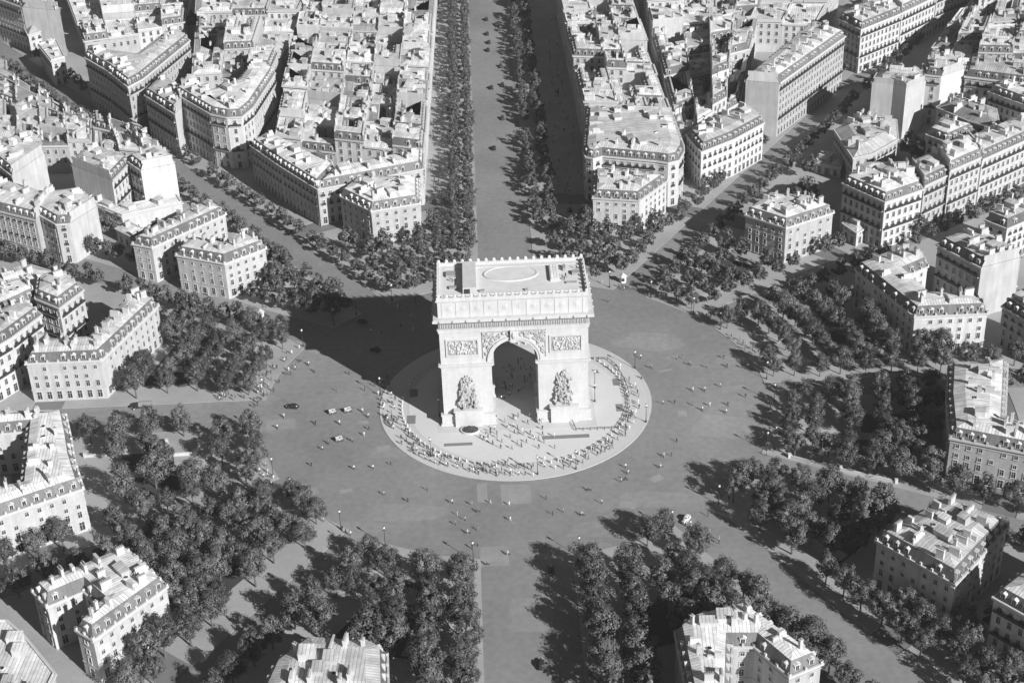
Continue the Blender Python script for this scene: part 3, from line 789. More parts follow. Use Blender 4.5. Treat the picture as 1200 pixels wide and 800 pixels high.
# lamp posts
lb = MB(); lb.cyl((0, 0, 0), (0, 0, .9), .3, .2, 8); lb = lb.mesh('base', MT['iron'])
lp = MB(); lp.cyl((0, 0, .85), (0, 0, 6.2), .11, .07, 7); lp.box(-.5, -.04, 5.7, .5, .04, 5.8); lp = lp.mesh('pole', MT['iron'])
lg = MB(); lg.blob((0, 0, 6.55), (.34, .34, .48), 8, 5); lg.cyl((0, 0, 6.95), (0, 0, 7.15), .28, .05, 8, 1); lg = lg.mesh('lantern', [MT['chrome'], MT['iron']])
def lamp(x, y, z, label, group):
    r = thing('street_lamp', label, 'street lamp', (x, y, z), 0, group)
    link('base', lb, r); link('pole', lp, r); link('lantern', lg, r); return r
LI = [((744, 432), 'right of the arch on the island edge, upper'), ((757, 495), 'right of the arch on the island edge, lower'), ((675, 550), 'on the lower right island edge'), ((630, 556), 'in the crowd at the front island edge'),
      ((697, 471), 'close against the right side of the arch'), ((697, 455), 'close against the right side of the arch, further back'), ((515, 488), 'close against the left side of the arch'), ((446, 463), 'in the crowd at the left island edge'), ((505, 535), 'on the lower left island edge')]
for (u, v), d in LI:
    x, y = at(u, v); lamp(x, y, .14, 'dark iron street lamp '+d, 'street lamps on the island')
for k in range(12):
    for sgn in (-1, 1):
        o_ = sgn*(AVE[k][1]+2); x, y = avpt(k, math.sqrt((R_RD+1.2)**2-(o_+AVE[k][2])**2), o_)
        if in_frame(x, y, 3, -5): lamp(x, y, .14, f'dark street lamp at the {"left" if sgn < 0 else "right"} corner, from the arch, of {AVN[k]}', 'street lamps round the roundabout')
#PART3
# ================================================================== BUILDINGS
MANS = 'twelve matching mansions facing the round place'
ROWG = 'apartment buildings of the blocks around the place'
def bld(label, H, px, **kw):
    P = [at(u, v, H) for u, v in px]
    kw.setdefault('group', ROWG)
    return building(kw.pop('name', 'apartment_building'), label, P, H, z0=.14, **kw)
def man(label, px, **kw): return bld(label, kw.pop('H', 15), px, hotel=True, floors=4, group=MANS, cat='mansion', name='mansion', **kw)
man('pale mansion left of the wide avenue behind the arch, with dark slate side facing left', [(399, 230), (435, 247.5), (492, 238), (491, 213), (420, 213)], chim=6)
man('long low mansion block with mansard end beside the big white end wall at the left', [(156, 286), (178, 290), (264, 251), (246, 238)], chim=7)
man('mansion with crowded chimneys right of the long mansard block at the left', [(207, 299), (263, 309), (311, 291), (290, 272), (262, 290), (225, 283)], chim=7)
man('bent two-winged mansion with many white chimneys above the left pavement crowd', [(31, 426), (118, 422), (185, 358), (160, 344), (104, 401), (45, 405)], chim=13)
man('mansion cut by the left edge, with a curved pale right facade', [(-40, 489), (77, 487), (83, 515), (87, 540), (97, 572), (-40, 618), (-40, 585), (25, 572), (32, 505), (-40, 512)], chim=11)
man('U-shaped mansion with dark open court at the lower left', [(39, 693), (55, 710), (98, 692), (118, 710), (90, 738), (109, 749), (195, 687), (150, 646)], chim=9)
man('mansion with seamed zinc roof cut by the bottom picture edge, left of the front avenue', [(322, 782), (362, 752), (440, 758), (453, 768), (455, 830), (300, 830)], chim=6)
man('two-winged mansion with striped zinc roofs at the bottom, right of the front avenue', [(792, 742), (812, 727), (872, 712), (962, 777), (925, 792), (884, 757), (857, 757), (855, 830), (810, 830)], chim=10)
man('square mansion with broad pale roof and dark shaded fronts at the lower right', [(1028, 633), (1119, 684), (1180, 617), (1105, 590)], H=16, chim=8)
man('mansion at the right edge with a row of white chimneys along its dark curved side', [(1112, 432), (1110, 470), (1114, 513), (1215, 533), (1215, 505), (1177, 497), (1180, 428)], chim=10)
man('three-winged mansion with one sunlit front and a long shaded front at the right', [(1003, 316), (1072, 371), (1157, 367), (1142, 352), (1090, 349), (1062, 323), (1087, 312), (1080, 298), (1037, 302)], chim=11)
man('small square mansion among trees between the two avenues at the upper right', [(874, 252), (921, 267), (976, 249), (950, 236), (900, 232)], chim=7)
man('white flat-roofed mansion right of the wide avenue, just behind the arch', [(695, 232), (749, 235), (781, 212), (696, 203)], H=14, chim=4)
# second ring, one by one
bld('tall white building with rounded corners behind the flat-roofed mansion', 19.5, [(684, 178), (687, 184), (695, 186), (706, 183), (770, 189), (783, 191), (795, 188), (801, 178), (801, 172), (789, 138), (688, 133)], chim=6, floors=5, party=(9,))
bld('white fronted building behind the mansion left of the wide avenue', 16, [(372, 222), (495, 198), (496, 180), (392, 201)], floors=4, chim=7)
bld('building with long shaded side front left of the white fronted one', 16.5, [(294, 171), (330, 196), (372, 222), (392, 201), (346, 179), (318, 160)], floors=4, chim=7, party=(3,))
bld('long sunlit six-storey building on the avenue running up to the right', 25, [(874, 95), (913, 98), (990, 43), (952, 30)], floors=7, party=(0,), chim=12)
bld('low sunlit building beneath the blank end wall on the avenue running up to the right', 17, [(822, 178), (860, 163), (895, 144), (876, 126), (805, 158)], floors=4, chim=6)
bld('corner building with shaded left side and sunlit right side at the top right crossing', 22, [(983, 22), (1009, 35), (1056, 16), (1033, -4)], floors=6, chim=6)
bld('sunlit row building right of the top crossing corner building', 20, [(1057, 15), (1097, -4), (1075, -20), (1035, -3)], floors=5, party=(3,), chim=5)
bld('farthest sunlit row building at the top right edge', 19, [(1098, -5), (1140, -22), (1118, -40), (1077, -21)], floors=5, party=(3,), chim=5)
bld('tall building with blank pale end walls in the upper right', 24, [(1022, 97), (1047, 99), (1062, 103), (1085, 95), (1075, 80), (1030, 83)], party=(0, 1, 2), floors=6, chim=5, roof='hip')
bld('tall narrow building with one dark front right of the blank pale end walls', 23, [(1085, 88), (1103, 90), (1130, 81), (1115, 68), (1082, 77)], party=(1,), floors=6, chim=4)
bld('bright low building with broad pale roof below the blank pale end walls', 13, [(978, 152), (1000, 185), (1022, 180), (1052, 163), (1050, 141), (1010, 135)], floors=3, chim=7, roof='hip')
bld('small slate mansard house behind the row at the upper right', 16, [(1086, 158), (1110, 167), (1142, 153), (1102, 143)], floors=4, chim=3)
bld('gabled house with white front in the upper right courtyard', 16, [(1098, 126), (1135, 142), (1172, 152), (1167, 128), (1122, 113)], floors=4, chim=5, roof='hip')
bld('wide building with arched windows facing down at the right top edge', 20, [(1131, 90), (1172, 95), (1220, 101), (1220, 76), (1135, 73)], floors=5, chim=6)
bld('dark fronted building at the right edge below the arched windows', 19, [(1159, 108), (1220, 130), (1220, 112), (1178, 98)], floors=5, chim=4)
bld('corner building with dark left front and white right front, upper right', 20, [(988, 215), (1037, 237), (1081, 222), (1065, 196), (1010, 197)], floors=5, chim=8)
bld('sunlit row building next right of the dark-sided corner building', 20, [(1083, 218), (1113, 204), (1097, 182), (1067, 195)], floors=5, party=(1, 3), chim=4)
bld('tallest of the sunlit row buildings, third right along the upper right street', 22.5, [(1113, 200), (1150, 184), (1133, 163), (1097, 178)], floors=6, party=(1, 3), chim=4)
bld('sunlit row building cut by the right picture edge', 20, [(1151, 187), (1220, 156), (1202, 138), (1134, 166)], floors=5, party=(3,), chim=5)
bld('building with a long dark front and blank white end wall near the right edge', 20, [(1099, 287), (1150, 314), (1196, 302), (1145, 272)], party=(1,), floors=5, chim=6)
bld('small dark house at the right edge above the blank white end wall', 15, [(1155, 258), (1180, 268), (1220, 251), (1182, 238)], floors=4, chim=4)
bld('dark fronted building cut by the right edge beside the three-winged mansion', 15, [(1175, 359), (1220, 386), (1220, 350), (1195, 344)], floors=4, chim=3)
bld('dark building cut by the right edge at the bottom', 19, [(1165, 700), (1290, 770), (1330, 715), (1205, 668)], floors=5, chim=6)
bld('tall building just outside the right edge that shades the square mansion', 26, [(1228, 640), (1330, 690), (1370, 640), (1262, 600)], floors=7, chim=4)
bld('low annexe with pale roof at the foot of the blank white end wall', 6, [(1157, 338), (1172, 345), (1190, 335), (1175, 328)], floors=2, chim=1, roof='hip')
bld('white garden pavilion beside the dark-sided corner building', 6, [(988, 262), (1004, 273), (1019, 264), (1003, 254)], floors=2, chim=1, roof='hip', name='garden_pavilion', cat='pavilion')
bld('corner building with rounded shaded front on the avenue running up to the left', 24, [(206, 110), (247, 134), (266, 138), (283, 137), (296, 126), (322, 86), (300, 72), (280, 99), (246, 112), (225, 92)], floors=6, chim=9)
bld('lower shaded building left of the rounded corner building', 20, [(170, 112), (205, 134), (224, 115), (192, 92)], floors=5, party=(1,), chim=6)
bld('large corner building with pale roof deck and dark left front, upper left', 24, [(100, 68), (126, 83), (150, 102), (167, 93), (222, 48), (205, 35), (160, 69), (125, 64), (105, 58)], floors=6, chim=9)
bld('dark building with a bright white end wall in the top left corner', 24, [(-30, -12), (26, 9), (70, 13), (45, -14)], party=(1,), floors=6, chim=3)
bld('slate roofed house below the bright white end wall, top left', 12, [(33, 41), (64, 32), (55, 22), (27, 29)], floors=3, chim=1, roof='hip', rise=2.5)
bld('white end wall house beside the bare lot at the top left', 13, [(45, 53), (66, 47), (76, 68), (60, 72)], party=(1,), floors=3, chim=1, roof='flat')
bld('tall house with blank white end wall in the left block', 20, [(151, 190), (165, 200), (205, 192), (186, 172)], party=(1,), floors=5, chim=3)
bld('house with wide grey blank wall in the left block', 19, [(84, 194), (131, 212), (152, 190), (106, 173)], party=(0,), floors=5, chim=3)
bld('house with white gable wall at the left edge of the left block', 20, [(14, 206), (52, 180), (30, 158), (-16, 182)], party=(0,), floors=5, chim=2)
bld('row building on the tree-lined avenue at the left edge', 17, [(-30, 240), (42, 258), (62, 233), (-10, 212)], floors=5, party=(1,), chim=6)
bld('row building with blank white end wall on the tree-lined avenue at the left', 17, [(43, 250), (66, 263), (82, 262), (114, 242), (95, 226), (66, 230)], floors=5, party=(2, 5), chim=6)
bld('corner building with dormers above the dark street at the left', 20, [(42, 350), (69, 361), (97, 340), (76, 322), (45, 330)], floors=5, chim=4)
bld('dormered building left of the corner above the dark street', 18, [(-30, 378), (12, 362), (42, 348), (25, 333), (-30, 350)], floors=5, party=(2,), chim=4)
bld('building facing the dark street at the left picture edge', 20, [(-35, 424), (12, 396), (48, 369), (30, 356), (-35, 386)], floors=5, chim=5)
bld('low house behind the tree row at the left edge', 13, [(-30, 332), (36, 311), (58, 318), (62, 330), (20, 340), (-30, 352)], floors=3, chim=4, roof='hip')
bld('building at the bottom left corner with pale parapet roof', 14, [(-40, 725), (8, 728), (28, 746), (64, 790), (40, 840), (-40, 840)], floors=4, chim=6, roof='flat')
bld('long low white walled annexe below the blank walls of the left block', 8, [(98, 236), (143, 254), (213, 238), (207, 229), (152, 240), (113, 226)], floors=2, chim=1, roof='flat', blank=(0, 1))
bld('little house between the lone tree and the long mansard block at the left', 6, [(136, 268), (152, 276), (166, 268), (150, 260)], floors=2, chim=1, roof='hip')
bld('flat garage yard building beside the upper right crossing', 5, [(955, 190), (985, 196), (988, 187), (960, 181)], floors=1, chim=0, roof='flat')
# dense blocks
def block(desc, q, H, nu, nv, Hr, seed, court=.4, tall=.0):
    rng = random.Random(seed); BL, BR, TR, TL = [at(u, v, H) for u, v in q]
    us = [0]+sorted((i+rng.uniform(-.16, .16))/nu for i in range(1, nu))+[1]
    vs = [0]+sorted((i+rng.uniform(-.2, .2))/nv for i in range(1, nv))+[1]
    def pt(u, v): return tuple((BL[k]*(1-u)+BR[k]*u)*(1-v)+(TL[k]*(1-u)+TR[k]*u)*v for k in (0, 1))
    for j in range(nv):
        for i in range(nu):
            u0, u1, v0, v1 = us[i], us[i+1], vs[j], vs[j+1]
            c = pt((u0+u1)/2, (v0+v1)/2)
            if not any(in_frame(*pt(a, b_), Hr[1], 50) for a, b_ in ((u0, v0), (u1, v0), (u1, v1), (u0, v1))): continue
            du, dv = u1-u0, v1-v0
            f = lambda a, b_: pt(u0+du*a, v0+dv*b_)
            inner = [j > 0, i < nu-1, j < nv-1, i > 0]
            typ = rng.random(); kind = 'plain'
            if typ < court and inner[2]:      # U open to the back
                a = rng.uniform(.28, .36); d = rng.uniform(.38, .5)
                P = [f(0, 0), f(1, 0), f(1, 1), f(1-a, 1), f(1-a, d), f(a, d), f(a, 1), f(0, 1)]; party = [0] if inner[0] and rng.random() < .5 else []
                party += [1] if inner[1] else []; party += [7] if inner[3] else []; kind = 'court'
            elif typ < court+.25 and (inner[1] or inner[3]):
                a, d = rng.uniform(.45, .6), rng.uniform(.4, .55)
                if inner[1]: P = [f(0, 0), f(1, 0), f(1, d), f(a, d), f(a, 1), f(0, 1)]; party = ([1] if inner[1] else [])+([4] if inner[2] and rng.random() < .6 else [])+([5] if inner[3] else [])
                else: P = [f(0, 0), f(1, 0), f(1, 1), f(1-a, 1), f(1-a, d), f(0, d)]; party = ([1] if inner[1] else [])+([2] if inner[2] and rng.random() < .6 else [])
                kind = 'L'
            else:
                e = rng.uniform(.72, 1.0) if inner[2] else 1
                P = [f(0, 0), f(1, 0), f(1, e), f(0, e)]; party = [k_ for k_ in range(4) if inner[k_] and (k_ in (1, 3) or rng.random() < .55)]
            m_ = sum(p[0] for p in P)/len(P), sum(p[1] for p in P)/len(P)
            P = [(p[0]+(m_[0]-p[0])*.003, p[1]+(m_[1]-p[1])*.003) for p in P]
            h = rng.uniform(*Hr)+(rng.uniform(2, 5) if rng.random() < tall else 0)
            if kind == 'L' and rng.random() < .4: h *= .75
            if len(party) == len(P): party = party[1:]
            roof = rng.choices(['mansard', 'hip', 'flat'], [.5, .28, .22])[0]
            rl = {'mansard': 'mansard roofed', 'hip': 'low-pitched', 'flat': 'flat roofed'}[roof]
            building('town_building', f'{rl} house, {ordinal(i+1)} from left, {ordinal(j+1)} row, {desc}', P, h, ROWG, roof, party, far=True, seed=seed*1000+j*20+i+1, z0=.14, chim=rng.randint(2, 6))
block('block left of the rear avenue', [(322, 158), (496, 178), (511, -30), (362, -30)], 17, 5, 10, (15, 21), 21, .45)
block('narrow block right of the rear avenue', [(685, 129), (787, 134), (728, -30), (650, -30)], 20, 3, 9, (19, 24), 22, .35)
block('block beyond the dark narrow street', [(797, 152), (866, 112), (900, -30), (746, -30)], 17, 4, 7, (12, 20), 23, .4, .25)
block('block behind the rounded corner building', [(226, 88), (318, 82), (368, -30), (232, -30)], 20, 3, 5, (16, 22), 24, .45)
block('low houses at the top left', [(98, 44), (216, 28), (222, -30), (70, -30)], 12, 4, 3, (8, 15), 25, .3)
block('houses between the two left avenues', [(-30, 172), (106, 170), (106, 136), (-30, 50)], 13, 5, 4, (9, 16), 26, .3)
block('small houses beside the upper left avenue', [(110, 172), (196, 182), (160, 152), (110, 134)], 12, 3, 2, (8, 14), 27, .3)
block('top right blocks', [(1080, 66), (1220, 70), (1220, -30), (1140, -12)], 18, 4, 4, (14, 21), 28, .4)
block('block between the two right avenues', [(878, 20), (955, 22), (985, -30), (900, -30)], 18, 2, 2, (14, 20), 29, .4)
#PART4
# ================================================================== TREES
def crown_mesh(rx, rz, clumps, per, size, seed):
    r = random.Random(seed); b = MB(); V, F = [], []
    cs = []
    for _ in range(clumps):
        while True:
            p = Vector((r.uniform(-1, 1), r.uniform(-1, 1), r.uniform(-1, 1)))
            if .25 < p.length < 1: break
        p = p.normalized()*(p.length**.6)*.86
        if p.z < -.55: p.z = -.55+r.uniform(0, .2)
        tap = 1-.30*max(0, p.z)
        cs.append((Vector((p.x*rx*tap*r.uniform(.85, 1.1), p.y*rx*tap*r.uniform(.85, 1.1), p.z*rz)), r.uniform(.75, 1.45)*rx/4))
    for c, cr_ in cs:
        for _ in range(per):
            d = Vector((r.gauss(0, 1), r.gauss(0, 1), r.gauss(0, 1))).normalized()
            p = c+d*cr_*r.uniform(.55, 1.05)
            nrm = (d*.9+c.normalized()*.5+Vector((r.uniform(-.45, .45), r.uniform(-.45, .45), r.uniform(-.2, .5)))).normalized()
            t = nrm.orthogonal().normalized(); t = Matrix.Rotation(r.uniform(0, 6.28), 3, nrm) @ t; s_ = nrm.cross(t)
            k = size*r.uniform(.6, 1.25)
            i = len(V); V += [p-t*k, p+s_*k*.55, p+t*k, p-s_*k*.55]; F.append((i, i+1, i+2, i+3))
    me = bpy.data.meshes.new('crown'); me.from_pydata([tuple(v) for v in V], [], F); me.materials.append(MT['leaf']); me.update(); return me
def trunk_mesh(h, seed):
    r = random.Random(seed); b = MB(); b.cyl((0, 0, -.2), (r.uniform(-.15, .15), r.uniform(-.15, .15), h), .3, .2, 7)
    for k in range(6):
        a = k*1.05+r.uniform(-.3, .3); s_ = (0, 0, h*r.uniform(.72, .98)); e = (math.cos(a)*r.uniform(1.5, 2.6), math.sin(a)*r.uniform(1.5, 2.6), h+r.uniform(1.8, 4.2)); b.cyl(s_, e, .14, .05, 5)
    b.cyl((0, 0, h-.2), (0, 0, h+5), .18, .05, 6)
    return b.mesh('trunk', MT['bark'])
CROWN = [crown_mesh(4.5, 4.9, 42, 72, .33, s) for s in (1, 2, 3, 4)]+[crown_mesh(3.9, 5.9, 40, 72, .32, s) for s in (5, 6)]+[crown_mesh(5.2, 4.6, 46, 72, .34, s) for s in (7, 8)]+[crown_mesh(4.2, 4.2, 24, 90, .31, s) for s in (9, 10)]
CROWNS_FAR = [crown_mesh(4.3, 4.8, 30, 22, .62, s) for s in (11, 12, 13)]
TRUNK = [trunk_mesh(3.6, s) for s in (1, 2, 3)]
TREES = []     # (x, y, scale, row key, row phrase, order)
tr = random.Random(5)
def near_building(x, y, m=3.0):
    for bx, by, pts, r in FOOT:
        if math.hypot(x-bx, y-by) > r+m: continue
        q = (x-bx, y-by)
        if inside(q, pts) or edge_dist(q, pts) < m: return True
    return False
def add_row(key, phrase, pts, s=(.85, 1.05), skip=0.06, m=2.6):
    for i, (x, y) in enumerate(pts):
        if tr.random() < skip: continue
        x += tr.uniform(-.8, .8); y += tr.uniform(-.8, .8)
        if not in_frame(x, y, 8, 60) or near_building(x, y, m): continue
        if any(math.hypot(x-t[0], y-t[1]) < 4.0 for t in TREES): continue
        TREES.append((x, y, tr.uniform(*s), key, phrase))
for k in range(12):
    if k in (0, 5, 6, 9): continue
    for sg, side in ((-1, 'left'), (1, 'right')):
        if k == 7 and sg > 0: continue
        o = sg*(AVE[k][1]+2.6); side2 = side
        add_row(f'a{k}{side}', f'{side} row of the {AVN[k]}', [avpt(k, t, o) for t in np.arange(93, 420, 8.2 if k not in (10,) else 6.6)], s={1: (.6, .78), 2: (.62, .8), 10: (.68, .84), 11: (.56, .72), 3: (.7, .92)}.get(k, (.8, 1.0)))
for sg, side in ((-1, 'left'), (1, 'right')):
    for o, nm in ((13.2, 'inner'), (19.2, 'outer')):
        add_row(f'c{side}{nm}', f'{nm} {side} row of the avenue behind the arch', [avpt(0, t, sg*o) for t in np.arange(108, 520, 6.6)], s=(.56, .76), skip=.04 if sg < 0 else .22)
    for o, nm in ((17.5, 'inner'), (27.5, 'outer')):
        add_row(f'g{side}{nm}', f'{nm} {"right" if sg < 0 else "left"} row of the avenue before the arch', [avpt(6, t, sg*o) for t in np.arange(94, 200, 7.4)], s=(.95, 1.12), skip=.0)
    for o, nm in ((12, 'inner'), (19.5, 'outer')):
        add_row(f'f{side}{nm}', f'{nm} {"right" if sg > 0 else "left"} row of the open lower right road', [avpt(5, t, sg*o) for t in np.arange(98, 260, 7.2)], s=(.78, 1.05), skip=.08)
add_row('w1', 'planted strip of the left street', [at(u, v, 7) for u, v in ((100, 498), (138, 503), (172, 515), (188, 535), (258, 505), (300, 530))], skip=0)
add_row('solob', 'gap behind the small square mansion', [at(942, 226, 10)], s=(1.4, 1.41), skip=0, m=0)
add_row('solo', 'walled yard beside the white end wall at the left', [at(123, 262, 8)], s=(1.25, 1.26), skip=0, m=0)
for nm, lst in (('far left end of the upper left avenue', ((-5, 78), (12, 88), (28, 98), (44, 112), (57, 124))), ('gap trees of the upper right street', ((940, 225), (948, 190), (1075, 258), (1060, 205), (1045, 70), (1060, 62))), ('courtyard at the top right', ((900, 10), (920, 14), (888, 5), (1065, 165), (1075, 172))), ('courtyards at the top left', ((150, 20), (160, 15), (205, 18), (215, 12), (225, 22), (235, 14)))):
    add_row(nm, nm, [at(u, v, 8) for u, v in lst], skip=0, m=.5)
SEC = ['garden right behind the arch', 'upper right garden', 'right garden above the middle', 'right garden below the middle', 'garden before the square mansion', 'garden between front avenue and open road',
       'garden left of the front avenue', 'garden by the U-shaped mansion', 'garden by the curved facade', 'garden by the bent mansion', 'garden in the arch shadow', 'garden left behind the arch']
for k in range(12):
    k2 = (k+1) % 12; a0, a1 = AVE[k][0], AVE[k2][0]
    if a1 <= a0: a1 += 360
    def offs(kk, x, y):
        s, c = dirn(AVE[kk][0]); return abs(x*c-y*s-AVE[kk][2])
    for r0, s0, s1 in ((89.5 if k in (3, 9) else 86.5, .62, .82), (97, .66, .88), (107.5, .7, .92), (117.5, .76, 1.0), (127.5, .8, 1.12)):
        stp = math.degrees((6.3 if r0 < 110 else 7.2)/r0); az = a0+tr.uniform(0, stp)
        while az < a1:
            r = r0+tr.uniform(-.7, .7)*(.6 if r0 < 110 else 1.6); x, y = r*math.sin(rad(az)), r*math.cos(rad(az)); az += stp*tr.uniform(.9, 1.12)
            if tr.random() < (.08 if r0 < 110 else .16)+(.04 if k in (6, 7, 8) else 0): continue
            if inside(seen(x, y), [(95, 515), (250, 515), (246, 590), (170, 640), (95, 625)]) and tr.random() < .8: continue
            if offs(k, x, y) < AVE[k][1]+2.2+{0: 3, 7: 3, 6: 19}.get(k, 0) or offs(k2, x, y) < AVE[k2][1]+2.2+{0: 3, 7: 3, 6: 19}.get(k2, 0): continue
            if near_building(x, y, 4.0) or not in_frame(x, y, 8, 60): continue
            if any(math.hypot(x-t[0], y-t[1]) < 5.0 for t in TREES): continue
            TREES.append((x, y, tr.uniform(s0, s1)*(1.16 if k in (4, 5, 6, 7, 8) else 1), f's{k}', SEC[k]))
def on_road(x, y):
    for a, h_, o in AVE:
        s, c = dirn(a)
        if x*s+y*c > 60 and abs(x*c-y*s-o) < h_+2.4: return True
    return False
def grove(key, phrase, poly, n):
    P = [at(*q) for q in poly]; x0, x1 = min(p[0] for p in P), max(p[0] for p in P); y0, y1 = min(p[1] for p in P), max(p[1] for p in P); k = 0
    for _ in range(600):
        x, y = tr.uniform(x0, x1), tr.uniform(y0, y1)
        if k >= n or not inside((x, y), P) or math.hypot(x, y) < 86 or near_building(x, y, 3.6) or on_road(x, y) or any(math.hypot(x-t[0], y-t[1]) < 5.6 for t in TREES): continue
        TREES.append((x, y, tr.uniform(.8, 1.2), key, phrase)); k += 1
grove('sg1', 'grove right of the U-shaped mansion', [(130, 640), (210, 620), (340, 690), (320, 760), (215, 800), (130, 830), (205, 730)], 15)
grove('sg2', 'dark grove by the right-edge mansion', [(1030, 400), (1110, 400), (1108, 560), (1040, 560)], 12)
grove('sg3', 'dark yard between the left mansions', [(-10, 640), (60, 630), (125, 640), (60, 690), (-10, 690)], 9)
grove('sg4', 'bottom right corner', [(1090, 745), (1180, 740), (1215, 800), (1120, 810)], 8)
grove('sg5', 'dark grove in the arch shadow', [(312, 316), (388, 314), (420, 345), (440, 372), (415, 392), (345, 398), (298, 372)], 18)
TREES.sort(key=lambda t: (t[0]-CX)**2+(t[1]-CY)**2+(0 if in_frame(t[0], t[1], 8, 0) else 1e7))
NOBJ = 296
count = {}
main = TREES[:NOBJ]
byrow = {}
for t in main: byrow.setdefault(t[3], []).append(t)
for key, L in byrow.items():
    garden = key[0] == 's' and key != 'solo'
    L.sort(key=(lambda t: seen(t[0], t[1], 8)[0]) if garden or key in ('w1',) else (lambda t: math.hypot(t[0], t[1])))
    for i, (x, y, s, _, ph) in enumerate(L):
        ref = 'from the left' if garden or key == 'w1' else 'outward'
        look = 'small' if s < .75 else 'broad' if s > 1.0 else 'leafy'
        if garden: lab = f'{look} tree, {ordinal(i+1)} from the left in the {ph}'
        elif len(L) == 1: lab = f'{look} tree standing alone in the {ph}'
        else: lab = f'{look} tree, {ordinal(i+1)} {ref} in the {ph}'
        t = thing('plane_tree', lab, 'tree', (x, y, .14), tr.uniform(0, 6.28), 'trees in the '+ph)
        link('trunk', tr.choice(TRUNK), t, scale=(s, s, s))
        me = tr.choice(CROWN); hz = s*tr.uniform(.92, 1.12)
        link('crown', me, t, (0, 0, 7.6*s), tr.uniform(0, 6.28), (s, s, hz))
far = TREES[NOBJ:]
if far:
    items = []
    for x, y, s, _, _ in far:
        R_ = Matrix.Translation((x, y, .14+7.4*s)) @ Matrix.Rotation(tr.uniform(0, 6.28), 4, 'Z') @ Matrix.Diagonal((s, s, s*tr.uniform(.95, 1.15), 1))
        items.append((tr.choice(CROWNS_FAR), R_))
    vs, n_tot, fs = [], 0, []
    for me, Mx in items:
        n = len(me.vertices); a = np.empty(n*3); me.vertices.foreach_get('co', a); a = a.reshape(-1, 3)
        vs.append(a @ np.array(Mx.to_3x3()).T+np.array(Mx.translation)); fs += (np.arange(n).reshape(-1, 4)+n_tot).tolist(); n_tot += n
    me = bpy.data.meshes.new('distant_trees'); me.from_pydata(np.concatenate(vs).tolist(), [], fs); me.materials.append(MT['leaf']); me.update()
    o = link('distant_trees', me); o['kind'] = 'stuff'; tag(o, 'far street trees massed along the avenues at the top', 'trees')
print('TREES', len(TREES), 'FAR', len(far))
#PART5
# ================================================================== PEOPLE, BICYCLES, VEHICLES
def skin_person(pose):
    """one continuous body from a joint skeleton"""
    V = {'pel': (0, 0, .95), 'chest': (0, 0, 1.3), 'neck': (0, 0, 1.48), 'head': (0, .02, 1.62), 'top': (0, .01, 1.72)}
    R_ = {'pel': .15, 'chest': .17, 'neck': .06, 'head': .105, 'top': .07}
    E_ = [('pel', 'chest'), ('chest', 'neck'), ('neck', 'head'), ('head', 'top')]
    for s, nm in ((-1, 'L'), (1, 'R')):
        st = .0
        if pose == 'walk': st = .28*s
        kn = (s*.1, st*.5+.04, .5); ft = (s*.1, st, .06); toe = (s*.11, st+.17, .03); el = (s*.26, -st*.35, 1.12); ha = (s*.25, -st*.7+.06, .86)
        if pose == 'ride': kn = (s*.12, .36, .72+.1*s); ft = (s*.12, .2, .3+.12*s); toe = (s*.12, .36, .28+.12*s); el = (s*.24, .26, 1.12); ha = (s*.24, .52, 1.0)
        for k, p, r in (('hip', (s*.1, 0, .9), .1), ('kn', kn, .07), ('ft', ft, .05), ('toe', toe, .04), ('sh', (s*.19, 0, 1.42), .07), ('el', el, .05), ('ha', ha, .04)): V[k+nm] = p; R_[k+nm] = r
        E_ += [('pel', 'hip'+nm), ('hip'+nm, 'kn'+nm), ('kn'+nm, 'ft'+nm), ('ft'+nm, 'toe'+nm), ('chest', 'sh'+nm), ('sh'+nm, 'el'+nm), ('el'+nm, 'ha'+nm)]
    if pose == 'ride':
        for k in ('chest', 'neck', 'head', 'top', 'shL', 'shR'): V[k] = (V[k][0], V[k][1]+.14, V[k][2]-.03)
    names = list(V); me = bpy.data.meshes.new('tmp'); me.from_pydata([V[k] for k in names], [(names.index(a), names.index(c)) for a, c in E_], [])
    o = link('tmp', me); o.modifiers.new('s', 'SKIN'); sd = o.modifiers.new('d', 'SUBSURF'); sd.levels = 1; sd.render_levels = 1
    for i, k in enumerate(names):
        sk = me.skin_vertices[0].data[i]; sk.radius = (R_[k], R_[k]); sk.use_root = k == 'pel'
    bpy.context.view_layer.update(); r = bpy.data.meshes.new_from_object(o.evaluated_get(bpy.context.evaluated_depsgraph_get()))
    bpy.data.objects.remove(o); return r
def dress(me, top, low):
    m = me.copy(); m.materials.clear()
    for x in (MT['skin'], MT['hair'], MT[top], MT[low], MT['cdark']): m.materials.append(x)
    for p in m.polygons:
        c = p.center
        p.material_index = 1 if c.z > 1.66 or (c.z > 1.56 and c.y < .0) else 0 if c.z > 1.5 else 2 if c.z > .92 else 4 if c.z < .1 else 3
    m.name = 'person'; return m
BODY = {p: skin_person(p) for p in ('stand', 'walk', 'ride')}
TONE = [('cdark', 'cdark', 'in dark clothes'), ('clight', 'cdark', 'in pale top'), ('cmid', 'cdark', 'in grey jacket'), ('clight', 'clight', 'in pale clothes'), ('cmid', 'cmid', 'in grey clothes')]
FIG = {(p, i): dress(BODY[p], t[0], t[1]) for p in BODY for i, t in enumerate(TONE)}
pr = random.Random(9)
ZONES = []   # (phrase, pose, list of (x, y, heading))
def scatter(poly, n, gap=1.0):
    P = [at(*q) for q in poly]; out = []
    x0, x1 = min(p[0] for p in P), max(p[0] for p in P); y0, y1 = min(p[1] for p in P), max(p[1] for p in P)
    for _ in range(n*60):
        q = (pr.uniform(x0, x1), pr.uniform(y0, y1))
        if inside(q, P) and all(math.dist(q, o) > gap for o in out): out.append(q)
        if len(out) == n: break
    return out
